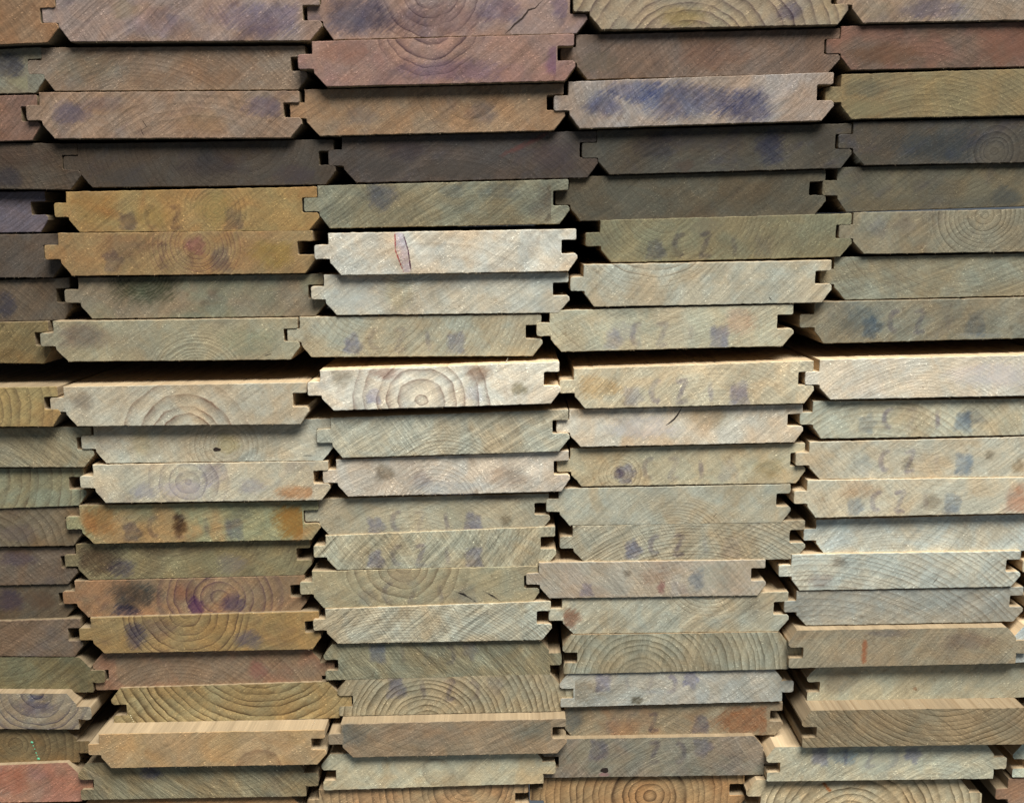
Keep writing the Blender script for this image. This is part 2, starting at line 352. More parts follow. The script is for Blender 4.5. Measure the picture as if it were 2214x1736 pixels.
# ---------------------------------------------------------------- the boards (mm)
BOARDS = [  # wood colours also carry painted-in light: paler centre and right, darker top and left
    {"c":0,"r":1,"x":-279.26,"z":82.44,"p":4,"f":0,"q":[-61.99,61.99,20.25,-2.48,23.51,2.48],"col":[0.2023,0.1278,0.0791],"ang":38.5,"label":"orange-tan board with a dark notch at its groove, top row, far left"},
    {"c":1,"r":1,"x":-154.41,"z":85.44,"p":3.5,"f":0,"q":[-62.72,62.72,21.96,-0.29,21.96,0.29],"col":[0.2339,0.1748,0.1565],"stain":0.55,"saw":0.8,"ang":37.1,"rt":[0.0685,0.0296,0.0513],"ring":[8.38,25.2,14,0.35,19.22],"marks":[["stain",37.57,10.31,24.02,7.21,[0.1286,0.1069,0.1813],0.425],["stain",-15.05,8.17,16.01,6.41,[0.1829,0.1371,0.1781],0.34],["stain",-29.63,14.58,6.41,4.8,[0.2965,0.2286,0.1366],0.425]],"label":"mauve-grey board with one rounded purple ring and diagonal streaks, top row, left of centre"},
    {"c":2,"r":1,"x":-27.93,"z":87.8,"p":1.5,"f":0,"q":[-63.3,63.3,20.81,-1.58,22.58,1.58],"col":[0.2281,0.1638,0.1513],"stain":0.7,"ang":43.2,"rt":[0.0452,0.0212,0.0395],"ring":[-10.62,21.16,4.5,0.5,33.77],"marks":[["stain",-46.92,9.05,18.49,8.84,[0.0692,0.0661,0.1028],0.51],["stain",22.33,12.62,10.45,6.43,[0.0807,0.0643,0.1077],0.425],["stain",51.64,13.34,4.82,4.82,[0.1024,0.0796,0.1396],0.425],["stain",-7.8,7.62,26.53,7.24,[0.1048,0.0643,0.0825],0.34]],"crack":[[42.98,16.9],[38.87,12.98],[35.86,12.26],[32.86,8.33],[29.1,5.47],[26.84,3.31],[24.57,1.15]],"label":"blue-mauve board with purple rings and a jagged dark crack, top row, middle column"},
    {"c":3,"r":1,"x":97.92,"z":91.79,"p":3.5,"f":0,"q":[-61.49,61.49,20.27,-1.25,22.59,1.25],"col":[0.2266,0.1846,0.1353],"tb":[0.2475,0.1864,0.0992],"tba":0.4,"stain":0.3,"ang":37.2,"rt":[0.0723,0.0452,0.0452],"ring":[-13.67,-17.6,5.4,0.6,0.0],"marks":[["stain",-18.1,4.68,10.41,4.8,[0.2614,0.1786,0.0827],0.425],["stain",34.24,7.53,5.61,4.0,[0.0844,0.0698,0.1015],0.51]],"label":"yellowish board with wide striped rings cut off by the upper edge, top row"},
    {"c":4,"r":1,"x":223.42,"z":94.87,"p":2.5,"f":0,"q":[-61.63,61.63,20.23,-1.07,21.82,1.07],"col":[0.2158,0.1758,0.1435],"stain":0.4,"saw":0.8,"ang":48.3,"marks":[["stain",-22.37,5.35,16.05,4.81,[0.1407,0.1207,0.1727],0.4675],["stain",-48.58,4.64,9.63,4.01,[0.2513,0.2113,0.1408],0.425]],"label":"mauve-tan board with light diagonal scratches cut off by the upper edge, top row, far right"},
    {"c":0,"r":2,"x":-290.48,"z":60.46,"p":0,"f":0,"q":[-63.08,63.08,16.37,-1.79,22.97,1.79],"col":[0.1871,0.1762,0.1389],"stain":0.5,"ang":44.3,"marks":[["stain",47.1,14.24,10.48,5.64,[0.064,0.0701,0.0922],0.6375],["stain",55.55,6.2,7.26,3.63,[0.3975,0.3698,0.2219],0.6375]],"label":"slate blue board with a pale yellow lower corner, second row down, far left"},
    {"c":1,"r":2,"x":-163.76,"z":63.2,"p":0,"f":0,"q":[-63.79,63.79,19.87,-0.37,20.81,0.37],"col":[0.197,0.1497,0.1167],"stain":0.15,"fleck":1.0,"ang":36.4,"marks":[["stain",18.43,9.31,24.19,7.26,[0.225,0.1325,0.0937],0.425],["stain",-42.39,10.77,16.13,7.26,[0.1444,0.1381,0.1167],0.425],["stain",-8.55,4.19,12.09,4.03,[0.2796,0.1618,0.1087],0.425]],"label":"speckled tan and brown board with rough pale flecks, second row down, left of centre"},
    {"c":2,"r":2,"x":-32.98,"z":65.57,"p":5.5,"f":0,"q":[-62.56,62.56,19.46,-1.45,22.97,1.45],"col":[0.2247,0.1425,0.1212],"tb":[0.2146,0.1103,0.1048],"tba":0.4,"stain":0.4,"ang":36.8,"rt":[0.0356,0.0144,0.0296],"ring":[-6.2,29.09,5.699999999999999,0.6,35.09],"marks":[["stain",-45.46,14.8,11.96,5.58,[0.3161,0.1346,0.1048],0.34],["stain",4.77,6.16,23.93,4.79,[0.1203,0.0811,0.1188],0.425],["stain",53.71,9.77,4.79,6.38,[0.1678,0.083,0.1583],0.425]],"label":"pinkish board with dark violet bowl-shaped rings, second row down, middle column"},
    {"c":3,"r":2,"x":94.36,"z":69.69,"p":0,"f":0,"q":[-63.59,63.59,19.23,-1.65,22.41,1.65],"col":[0.1317,0.097,0.0812],"saw":0.7,"ang":40,"marks":[["stain",1.72,10.1,16.13,6.45,[0.1473,0.0826,0.0658],0.425],["stain",-52.92,6.47,10.48,4.84,[0.1667,0.1378,0.0986],0.51]],"label":"dull brown board with light diagonal scratches, second row down, right of centre"},
    {"c":4,"r":2,"x":220.62,"z":73.79,"p":0,"f":0,"q":[-62.39,62.39,19.03,-1.28,22.06,1.28],"col":[0.1168,0.0777,0.0602],"tb":[0.1864,0.0832,0.0602],"tba":0.5,"ang":28.4,"marks":[["stain",19.12,9.64,12.9,8.87,[0.2361,0.1071,0.0684],0.595],["stain",-39.82,6.01,16.13,4.84,[0.1758,0.0795,0.0497],0.4675]],"label":"reddish brown board with a salmon patch at its right, second row down, far right"},
    {"c":0,"r":3,"x":-295.0,"z":37.97,"p":0,"f":0,"q":[-63.46,63.46,20.65,-1.79,23.17,1.79],"col":[0.1699,0.102,0.0792],"ang":33.3,"label":"brown board with a pale lower lip, third row down, far left"},
    {"c":1,"r":3,"x":-166.26,"z":40.46,"p":2,"f":0,"q":[-63.08,63.08,21.54,-0.26,22.27,0.26],"col":[0.2279,0.1649,0.1277],"stain":0.35,"saw":0.7,"ang":38.3,"ring":[13.49,-46.83,5,0.25,0.0],"marks":[["stain",-48.3,11.97,8.83,4.82,[0.1355,0.1111,0.1655],0.51],["stain",47.34,14.92,10.44,4.82,[0.1355,0.1064,0.1624],0.4675],["stain",16.41,7.54,12.05,4.82,[0.2573,0.1679,0.1122],0.425],["stain",-32.7,16.4,9.64,3.21,[0.1782,0.1338,0.1415],0.425]],"rc":1,"label":"pinkish tan board with dark diagonal sweeping streaks, third row down, left of centre"},
    {"c":2,"r":3,"x":-37.87,"z":42.89,"p":1,"f":0,"q":[-62.92,62.92,20.56,-1.49,23.42,1.49],"col":[0.2431,0.1706,0.114],"stain":0.3,"saw":0.6,"ang":35.0,"ring":[16.95,21.44,5,0.25,40.24],"marks":[["stain",22.98,9.65,7.24,4.83,[0.1465,0.1128,0.1005],0.51],["stain",-35.24,8.17,7.24,4.02,[0.179,0.1415,0.1345],0.425]],"label":"tan-brown board with faint nested rings below its top edge, third row down, middle column"},
    {"c":3,"r":3,"x":91.37,"z":46.88,"p":2,"f":0,"q":[-64.06,64.06,20.09,-2.0,24.4,2.0],"col":[0.2641,0.2304,0.2164],"stain":0.5,"saw":0.7,"ang":41.2,"marks":[["stain",-46.74,9.24,8.83,5.62,[0.0651,0.0767,0.1504],0.576],["stain",-32.38,15.85,12.05,4.82,[0.0903,0.105,0.178],0.54],["stain",-4.84,11.44,26.5,7.63,[0.0814,0.0999,0.178],0.612],["stain",22.73,8.5,12.05,7.63,[0.0771,0.0811,0.1439],0.612]],"label":"grey board with big navy blue stains, third row down, right of centre"},
    {"c":4,"r":3,"x":222.78,"z":50.94,"p":0,"f":0,"q":[-62.88,62.88,19.75,-1.41,23.35,1.41],"col":[0.1781,0.1354,0.0733],"tb":[0.1851,0.1507,0.0796],"tba":0.5,"ang":20.0,"marks":[["stain",-52.44,13.51,11.29,4.03,[0.1305,0.1168,0.0803],0.5],["stain",-49.55,3.92,10.48,4.03,[0.2626,0.233,0.1347],0.7]],"label":"khaki board paler at its left, under the salmon tinted board, third row down, far right"},
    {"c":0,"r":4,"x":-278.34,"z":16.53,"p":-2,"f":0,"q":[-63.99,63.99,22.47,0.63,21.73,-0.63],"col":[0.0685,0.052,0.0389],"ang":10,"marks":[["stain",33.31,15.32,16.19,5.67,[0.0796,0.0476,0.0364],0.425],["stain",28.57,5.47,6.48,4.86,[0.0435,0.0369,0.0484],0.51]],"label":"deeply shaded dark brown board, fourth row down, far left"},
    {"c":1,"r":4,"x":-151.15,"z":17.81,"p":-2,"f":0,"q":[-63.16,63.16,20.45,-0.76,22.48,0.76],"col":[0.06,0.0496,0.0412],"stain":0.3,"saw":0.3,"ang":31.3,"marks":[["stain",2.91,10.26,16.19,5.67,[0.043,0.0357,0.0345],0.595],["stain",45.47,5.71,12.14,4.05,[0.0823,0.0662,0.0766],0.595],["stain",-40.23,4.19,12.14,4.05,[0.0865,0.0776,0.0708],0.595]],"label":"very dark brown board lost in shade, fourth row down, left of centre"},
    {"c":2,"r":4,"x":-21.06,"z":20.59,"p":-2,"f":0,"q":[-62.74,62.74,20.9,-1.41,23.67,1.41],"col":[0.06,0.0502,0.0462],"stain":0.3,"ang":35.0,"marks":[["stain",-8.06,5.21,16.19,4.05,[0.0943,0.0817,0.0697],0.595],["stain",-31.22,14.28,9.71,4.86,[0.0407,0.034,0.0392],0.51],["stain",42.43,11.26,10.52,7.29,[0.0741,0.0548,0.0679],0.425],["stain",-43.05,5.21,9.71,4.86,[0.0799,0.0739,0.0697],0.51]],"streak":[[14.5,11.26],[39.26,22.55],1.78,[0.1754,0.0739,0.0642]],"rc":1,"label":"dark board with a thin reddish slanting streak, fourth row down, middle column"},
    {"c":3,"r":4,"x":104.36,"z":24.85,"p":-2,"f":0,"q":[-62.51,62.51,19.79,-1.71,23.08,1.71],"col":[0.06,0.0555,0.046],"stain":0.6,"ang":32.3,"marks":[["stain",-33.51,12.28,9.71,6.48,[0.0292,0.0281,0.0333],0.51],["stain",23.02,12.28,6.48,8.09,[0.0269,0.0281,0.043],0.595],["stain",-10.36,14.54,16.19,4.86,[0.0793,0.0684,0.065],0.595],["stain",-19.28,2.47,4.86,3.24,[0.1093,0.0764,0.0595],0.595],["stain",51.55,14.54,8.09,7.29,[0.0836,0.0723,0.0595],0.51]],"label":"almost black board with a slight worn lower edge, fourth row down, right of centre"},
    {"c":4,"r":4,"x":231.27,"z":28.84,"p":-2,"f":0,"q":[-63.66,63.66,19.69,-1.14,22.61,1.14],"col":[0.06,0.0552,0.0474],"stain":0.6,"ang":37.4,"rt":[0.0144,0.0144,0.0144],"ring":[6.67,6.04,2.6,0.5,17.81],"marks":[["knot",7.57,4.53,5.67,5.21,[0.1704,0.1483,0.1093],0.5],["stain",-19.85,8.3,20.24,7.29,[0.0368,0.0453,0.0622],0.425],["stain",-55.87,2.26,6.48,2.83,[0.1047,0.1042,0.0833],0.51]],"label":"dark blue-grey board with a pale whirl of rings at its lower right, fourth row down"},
    {"c":0,"r":5,"x":-299.22,"z":-5.8,"p":-6,"f":0,"q":[-65.18,65.18,19.1,-1.1,21.26,1.1],"col":[0.1102,0.0961,0.122],"stain":0.25,"ang":36.7,"label":"purple-grey board beside a wide black gap, fifth row down, far left"},
    {"c":1,"r":5,"x":-158.66,"z":-4.45,"p":0,"f":0,"q":[-62.13,62.13,19.36,-0.35,21.87,0.35],"col":[0.2741,0.1911,0.0832],"tb":[0.2941,0.1442,0.0529],"tba":0.5,"stamp":1,"ang":37.6,"ring":[11.46,11.34,2.2,0.3,26.61],"marks":[["knot",11.44,10.96,8.06,7.42,[0.3737,0.3084,0.1166],0.5],["stain",-49.35,11.34,9.68,8.06,[0.2947,0.1685,0.0604],0.425],["stain",-20.75,7.51,9.68,4.84,[0.3478,0.2301,0.0751],0.425]],"label":"yellow-orange board with a pale round knot and faint stamped letters, fifth row down"},
    {"c":2,"r":5,"x":-34.19,"z":-1.79,"p":0,"f":0,"q":[-62.03,62.03,19.66,-1.16,22.77,1.16],"col":[0.1762,0.1761,0.1337],"stain":0.2,"saw":0.9,"ang":33.1,"marks":[["stain",-30.34,14.79,6.85,6.85,[0.1036,0.1174,0.1542],0.5525],["stain",5.08,17.08,5.64,3.63,[0.1149,0.1381,0.1452],0.425],["stain",28.4,17.08,8.87,4.43,[0.1149,0.1381,0.1452],0.3825],["stain",53.32,10.21,8.87,8.87,[0.1172,0.1031,0.082],0.51]],"label":"olive-green board with two blue smudges near the top, fifth row down, middle column"},
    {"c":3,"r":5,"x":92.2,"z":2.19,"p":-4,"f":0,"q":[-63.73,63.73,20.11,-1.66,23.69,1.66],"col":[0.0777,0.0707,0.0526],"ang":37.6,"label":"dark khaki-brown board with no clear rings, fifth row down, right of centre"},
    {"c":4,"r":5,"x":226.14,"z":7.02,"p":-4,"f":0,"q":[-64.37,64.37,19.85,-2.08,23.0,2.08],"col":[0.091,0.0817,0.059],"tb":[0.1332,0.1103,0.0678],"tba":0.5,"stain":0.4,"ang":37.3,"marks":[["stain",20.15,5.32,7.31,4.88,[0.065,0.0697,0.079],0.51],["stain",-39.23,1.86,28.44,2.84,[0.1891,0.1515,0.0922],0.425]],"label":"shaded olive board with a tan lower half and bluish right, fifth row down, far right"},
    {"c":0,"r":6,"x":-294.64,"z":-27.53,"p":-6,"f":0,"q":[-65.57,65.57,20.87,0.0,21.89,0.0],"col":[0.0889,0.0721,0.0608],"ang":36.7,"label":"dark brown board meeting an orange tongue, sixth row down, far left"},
    {"c":1,"r":6,"x":-162.9,"z":-25.72,"p":0,"f":0,"q":[-63.44,63.44,20.46,-0.71,21.85,0.71],"col":[0.2637,0.1845,0.094],"tb":[0.284,0.1429,0.0589],"tba":0.5,"stamp":1,"ang":39.2,"rt":[0.1022,0.0296,0.0513],"ring":[5.32,14.11,2.2,0.35,30.64],"marks":[["knot",4.95,14.5,4.84,4.45,[0.2063,0.085,0.085],0.5],["stain",-29.94,14.89,14.51,7.26,[0.1961,0.1152,0.0663],0.425],["stain",44.39,10.23,12.09,6.45,[0.3019,0.2021,0.0554],0.425]],"label":"orange-brown board with a round purple-ringed knot, sixth row down, left of centre"},
    {"c":2,"r":6,"x":-29.6,"z":-24.85,"p":4,"f":0,"q":[-61.35,61.35,19.63,-1.13,21.78,1.13],"col":[0.541,0.5206,0.466],"ang":37.8,"ring":[-8.28,-58.47,6,0.15,0.0],"split":[[[-28.22,20.02],[-24.34,20.02],[-21.79,11.03],[-20.57,0.51],[-24.32,0.51],[-28.24,11.41]]],"label":"very pale cream board with one pink and violet slanting split, sixth row down, middle column"},
    {"c":3,"r":6,"x":106.75,"z":-18.4,"p":-2,"f":0,"q":[-62.68,62.68,19.55,-1.53,22.86,1.53],"col":[0.183,0.1719,0.1107],"tb":[0.1654,0.1375,0.0864],"tba":0.4,"stamp":1,"ang":39.8,"marks":[["stain",-9.81,16.84,8.09,3.64,[0.2819,0.2469,0.1683],0.51]],"label":"olive board with violet letters and a blue block, beside a black gap, sixth row down"},
    {"c":4,"r":6,"x":234.86,"z":-14.69,"p":-2,"f":0,"q":[-64.66,64.66,19.53,-0.94,22.43,0.94],"col":[0.2079,0.189,0.1401],"stain":0.3,"ang":39.9,"rt":[0.0723,0.0578,0.0343],"ring":[1.0,18.53,2.6,0.5,34.0],"marks":[["stain",-51.88,12.35,4.86,4.86,[0.1505,0.1449,0.1346],0.425],["stain",-40.21,13.9,4.86,6.48,[0.2461,0.2086,0.1513],0.425]],"rc":1,"label":"tan board with a clear set of nested bowl-shaped rings, sixth row down, far right"},
    {"c":0,"r":7,"x":-292.39,"z":-50.49,"p":-8,"f":0,"q":[-66.5,66.5,18.47,-1.19,22.85,1.19],"col":[0.1111,0.0917,0.0721],"stain":0.3,"ang":47.5,"marks":[["stain",33.27,9.25,4.91,6.55,[0.0528,0.0551,0.0856],0.51]],"label":"shaded brown board with a bright worn lower lip, seventh row down, far left"},
    {"c":1,"r":7,"x":-157.34,"z":-47.5,"p":-3,"f":0,"q":[-61.96,61.96,20.14,-0.68,22.11,0.68],"col":[0.1972,0.1946,0.1419],"tb":[0.215,0.1414,0.0985],"tba":0.5,"ang":41.8,"rt":[0.0144,0.0296,0.0116],"ring":[-29.67,22.5,1.6,0.45,21.09],"marks":[["knot",-28.23,20.14,15.41,14.18,[0.0282,0.0515,0.0236],0.5]],"label":"olive board with a dark green half disc of rings and rusty streaks, seventh row down"},
    {"c":2,"r":7,"x":-33.06,"z":-45.38,"p":1,"f":0,"q":[-61.28,61.28,19.64,-0.67,20.97,0.67],"col":[0.4655,0.4645,0.4179],"saw":0.6,"ang":34.1,"ring":[-19.71,36.89,1.8,0.35,41.85],"marks":[["stain",-45.48,9.6,15.29,8.85,[0.547,0.5692,0.5525],0.51],["stain",-24.14,10.39,6.44,9.66,[0.5211,0.4707,0.3643],0.4675]],"label":"pale board whose tone changes sharply left of centre, seventh row down, middle column"},
    {"c":3,"r":7,"x":97.59,"z":-40.6,"p":2,"f":0,"q":[-61.79,61.79,19.89,-1.18,22.22,1.18],"col":[0.4007,0.3948,0.3342],"ang":47.2,"ring":[-26.55,47.46,3.2,0.45,56.22],"rc":1,"label":"pale green board with bowl-shaped rings and rippled grain, seventh row down, right of centre"},
    {"c":4,"r":7,"x":228.06,"z":-37.28,"p":-4,"f":0,"q":[-65.39,65.39,19.94,-1.57,23.03,1.57],"col":[0.2312,0.228,0.1775],"ang":20,"label":"plain sage board with a dim shaded tongue, seventh row down, far right"},
    {"c":0,"r":8,"x":-303.89,"z":-70.88,"p":-5,"f":0,"q":[-66.46,66.46,18.25,0.65,21.23,-0.65],"col":[0.1861,0.1443,0.0743],"saw":0.8,"ang":38.8,"label":"olive brown board crossed by pale saw scratches, eighth row down, far left"},
    {"c":1,"r":8,"x":-170.49,"z":-69.17,"p":0,"f":0,"q":[-61.94,61.94,20.0,-0.61,21.83,0.61],"col":[0.3165,0.2903,0.208],"tb":[0.2342,0.1845,0.133],"tba":0.3,"ang":33.8,"ring":[10.03,-9.11,1.9,0.5,33.87],"marks":[["stain",-47.76,12.66,12.9,6.45,[0.1927,0.1441,0.1201],0.425],["stain",38.18,9.45,16.13,6.45,[0.2727,0.2992,0.2274],0.425]],"rc":1,"label":"grey-olive board with fine arched rings in its middle, eighth row down, left of centre"},
    {"c":2,"r":8,"x":-46.4,"z":-67.12,"p":0,"f":0,"q":[-61.19,61.19,20.01,-0.32,21.37,0.32],"col":[0.3662,0.3674,0.3034],"saw":0.6,"stamp":1,"ang":43.3,"label":"pale olive board with faint letters above the wide gap, eighth row down, middle column"},
    {"c":3,"r":8,"x":80.39,"z":-63.17,"p":1,"f":0,"q":[-61.32,61.32,19.49,-1.64,22.65,1.64],"col":[0.4354,0.4146,0.316],"tb":[0.4195,0.334,0.2463],"tba":0.3,"saw":0.6,"stamp":1,"ang":26.0,"marks":[["stain",34.23,14.73,7.24,7.24,[0.4741,0.3341,0.2458],0.5525],["stain",-23.57,9.16,7.24,4.83,[0.5697,0.5675,0.5191],0.595],["stain",-23.78,19.49,16.09,3.22,[0.2742,0.2677,0.2145],0.425]],"label":"pale board with light blue smears and an orange patch at its right, eighth row down"},
    {"c":4,"r":8,"x":218.94,"z":-59.06,"p":-2,"f":0,"q":[-65.64,65.64,19.49,-1.78,22.32,1.78],"col":[0.2038,0.2016,0.1636],"stain":0.3,"stamp":4,"ang":37.3,"marks":[["stain",-42.58,10.33,10.52,7.29,[0.1045,0.1253,0.1304],0.4675],["stain",19.52,2.32,12.14,1.46,[0.3815,0.39,0.3426],0.595]],"label":"grey-green board with teal smudges and a pale tongue above the wide gap, eighth row down"},
    {"c":5,"r":8,"x":444.82,"z":-52.55,"p":-2,"f":0,"q":[-165.74,165.74,16.56,-4.19,24.81,4.19],"col":[0.3271,0.2865,0.1985],"ang":44.0,"label":"sage board past the right rim above the wide gap"},  # extra board outside the view, added to keep daylight out of the gap
    {"c":0,"r":9,"x":-290.68,"z":-102.24,"p":6,"f":0,"q":[-60.51,60.51,18.38,0.0,20.68,0.0],"col":[0.3175,0.2359,0.1104],"tb":[0.3408,0.187,0.0713],"tba":0.5,"ang":37.8,"ring":[10.05,9.77,4.800000000000001,0.45,0.0],"label":"amber board with upright orange growth rings and a lit top face, ninth row down"},
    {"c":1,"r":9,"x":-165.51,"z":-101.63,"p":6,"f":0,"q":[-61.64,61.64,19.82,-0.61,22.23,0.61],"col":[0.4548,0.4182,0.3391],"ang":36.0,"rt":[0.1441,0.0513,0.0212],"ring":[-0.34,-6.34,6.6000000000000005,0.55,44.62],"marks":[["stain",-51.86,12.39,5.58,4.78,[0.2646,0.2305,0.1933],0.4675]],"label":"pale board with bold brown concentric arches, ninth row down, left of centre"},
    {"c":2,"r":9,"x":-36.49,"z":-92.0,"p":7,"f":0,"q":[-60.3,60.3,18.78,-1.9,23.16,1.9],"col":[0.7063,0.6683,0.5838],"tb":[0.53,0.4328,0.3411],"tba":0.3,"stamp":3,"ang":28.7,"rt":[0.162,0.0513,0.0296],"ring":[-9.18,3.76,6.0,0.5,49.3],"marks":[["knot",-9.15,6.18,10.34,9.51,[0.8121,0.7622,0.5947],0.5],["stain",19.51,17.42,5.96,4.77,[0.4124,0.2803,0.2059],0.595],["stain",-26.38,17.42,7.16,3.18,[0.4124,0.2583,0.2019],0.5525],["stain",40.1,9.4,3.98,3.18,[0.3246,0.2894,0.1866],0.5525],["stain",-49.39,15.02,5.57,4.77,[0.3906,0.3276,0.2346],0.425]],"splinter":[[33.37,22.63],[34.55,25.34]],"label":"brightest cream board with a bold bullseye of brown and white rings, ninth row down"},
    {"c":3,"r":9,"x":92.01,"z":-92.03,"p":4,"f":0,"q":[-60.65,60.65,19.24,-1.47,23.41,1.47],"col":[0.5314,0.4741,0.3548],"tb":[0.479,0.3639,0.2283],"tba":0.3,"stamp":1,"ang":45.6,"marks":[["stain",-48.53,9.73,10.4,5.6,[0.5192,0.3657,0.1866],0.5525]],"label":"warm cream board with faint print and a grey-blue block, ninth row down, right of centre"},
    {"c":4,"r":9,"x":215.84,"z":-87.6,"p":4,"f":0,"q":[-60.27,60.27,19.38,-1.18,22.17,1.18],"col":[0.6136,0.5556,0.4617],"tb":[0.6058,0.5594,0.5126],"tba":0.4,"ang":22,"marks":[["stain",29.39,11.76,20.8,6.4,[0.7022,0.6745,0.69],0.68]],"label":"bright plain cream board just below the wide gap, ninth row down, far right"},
    {"c":5,"r":9,"x":455.39,"z":-81.63,"p":2,"f":0,"q":[-166.09,166.09,16.76,-4.24,25.12,4.24],"col":[0.3324,0.2964,0.2146],"ang":37.2,"label":"cream board past the right rim below the wide gap"},  # also added out of view, closes the same gap to daylight from underneath
    {"c":0,"r":10,"x":-278.41,"z":-124.91,"p":1,"f":0,"q":[-61.54,61.54,20.2,-0.22,21.48,0.22],"col":[0.3207,0.309,0.2322],"saw":0.9,"ang":-35,"label":"grey-green board with crossed diagonal saw marks, tenth row down, far left"},
    {"c":1,"r":10,"x":-154.22,"z":-121.85,"p":1.5,"f":0,"q":[-61.12,61.12,19.52,-0.71,22.81,0.71],"col":[0.4723,0.4588,0.3849],"ang":27.9,"ring":[6.9,8.78,2.4,0.3,26.53],"hole":[1.93,6.7,2.05,1.03],"marks":[["knot",7.75,9.61,5.63,5.18,[0.6146,0.5305,0.3082],0.5],["stain",-36.75,10.44,4.82,7.24,[0.5013,0.4961,0.3437],0.425],["stain",-54.45,12.09,7.24,8.84,[0.3912,0.3507,0.2868],0.51]],"rc":1,"label":"tan board with a round pale knot and a small dark hole, tenth row down"},
    {"c":2,"r":10,"x":-32.09,"z":-117.63,"p":3,"f":0,"q":[-60.89,60.89,19.29,-1.91,23.79,1.91],"col":[0.4319,0.4229,0.3488],"saw":0.9,"ang":32.5,"ring":[-2.47,-18.45,1.9,0.4,44.89],"label":"greenish board with crosshatched saw marks and fine arches, tenth row down, middle column"},
    {"c":3,"r":10,"x":89.18,"z":-112.7,"p":1.5,"f":0,"q":[-59.87,59.87,18.58,-1.29,21.2,1.29],"col":[0.5877,0.5383,0.4559],"ang":42.7,"rt":[0.2159,0.2159,0.2159],"ring":[-18.77,19.4,9,0.25,18.49],"marks":[["stain",-21.76,9.55,17.69,6.03,[0.7419,0.7269,0.7242],0.68],["stain",12.79,14.48,12.06,5.63,[0.4366,0.3658,0.248],0.3825],["stain",-52.54,16.94,9.65,2.81,[0.3603,0.2961,0.2142],0.425]],"crack":[[-2.28,19.73],[-3.8,16.53],[-5.73,13.66],[-8.09,11.61],[-10.08,10.37]],"label":"cream board with a pale half moon and a curved black crack, tenth row down"},
    {"c":4,"r":10,"x":215.33,"z":-108.63,"p":1,"f":0,"q":[-61.11,61.11,18.68,-1.07,20.15,1.07],"col":[0.4583,0.4551,0.3705],"stain":0.15,"stamp":4,"ang":42.8,"marks":[["stain",21.13,10.32,6.44,4.02,[0.2065,0.2558,0.2804],0.4675]],"label":"sage board with faint print and a dull teal smear at its right, tenth row down"},
    {"c":0,"r":11,"x":-285.86,"z":-148.27,"p":-2,"f":0,"q":[-62.45,62.45,21.49,-2.16,22.67,2.16],"col":[0.2678,0.2725,0.1926],"ang":43.6,"ring":[-15.59,20.99,5.1,0.5,0.0],"label":"green-grey board with wide scalloped upright rings, tenth row up, far left"},
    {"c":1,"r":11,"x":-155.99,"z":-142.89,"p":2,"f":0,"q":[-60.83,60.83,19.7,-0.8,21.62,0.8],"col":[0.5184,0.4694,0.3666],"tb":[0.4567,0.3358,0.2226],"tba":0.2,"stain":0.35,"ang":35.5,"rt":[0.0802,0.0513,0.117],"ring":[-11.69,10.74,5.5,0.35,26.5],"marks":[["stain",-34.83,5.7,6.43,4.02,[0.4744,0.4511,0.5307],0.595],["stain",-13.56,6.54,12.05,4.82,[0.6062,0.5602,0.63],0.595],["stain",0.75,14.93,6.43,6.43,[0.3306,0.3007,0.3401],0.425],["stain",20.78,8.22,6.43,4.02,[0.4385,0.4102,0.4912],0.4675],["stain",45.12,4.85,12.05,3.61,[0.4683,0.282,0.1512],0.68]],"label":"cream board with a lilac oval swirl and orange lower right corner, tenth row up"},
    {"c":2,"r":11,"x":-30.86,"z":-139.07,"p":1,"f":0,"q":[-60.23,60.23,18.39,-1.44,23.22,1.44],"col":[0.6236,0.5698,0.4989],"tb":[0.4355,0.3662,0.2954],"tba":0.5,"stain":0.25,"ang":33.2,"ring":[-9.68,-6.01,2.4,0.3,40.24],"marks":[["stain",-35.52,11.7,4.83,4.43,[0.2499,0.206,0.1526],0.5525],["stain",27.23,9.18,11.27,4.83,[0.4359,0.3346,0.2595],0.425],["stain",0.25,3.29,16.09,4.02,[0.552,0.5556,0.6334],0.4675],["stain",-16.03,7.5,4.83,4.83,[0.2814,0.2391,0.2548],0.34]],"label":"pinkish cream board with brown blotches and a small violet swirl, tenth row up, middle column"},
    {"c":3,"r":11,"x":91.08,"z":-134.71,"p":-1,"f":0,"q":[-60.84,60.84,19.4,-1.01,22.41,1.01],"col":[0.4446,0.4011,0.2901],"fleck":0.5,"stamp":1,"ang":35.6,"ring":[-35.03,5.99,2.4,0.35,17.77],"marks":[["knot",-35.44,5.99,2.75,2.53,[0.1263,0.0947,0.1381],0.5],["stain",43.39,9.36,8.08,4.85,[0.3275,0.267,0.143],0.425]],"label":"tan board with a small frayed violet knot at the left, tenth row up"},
    {"c":4,"r":11,"x":215.09,"z":-130.43,"p":1,"f":0,"q":[-61.53,61.53,19.07,-0.88,22.1,0.88],"col":[0.4847,0.463,0.3829],"fleck":0.3,"stamp":4,"ang":35.8,"marks":[["stain",-10.0,7.25,3.22,3.22,[0.262,0.2351,0.1812],0.4675],["stain",31.9,12.25,2.41,2.41,[0.262,0.2351,0.1812],0.51],["stain",47.04,6.41,2.82,3.62,[0.2579,0.2122,0.1479],0.4675]],"label":"cream-green board with soft lilac smudges and brown dots, tenth row up, far right"},
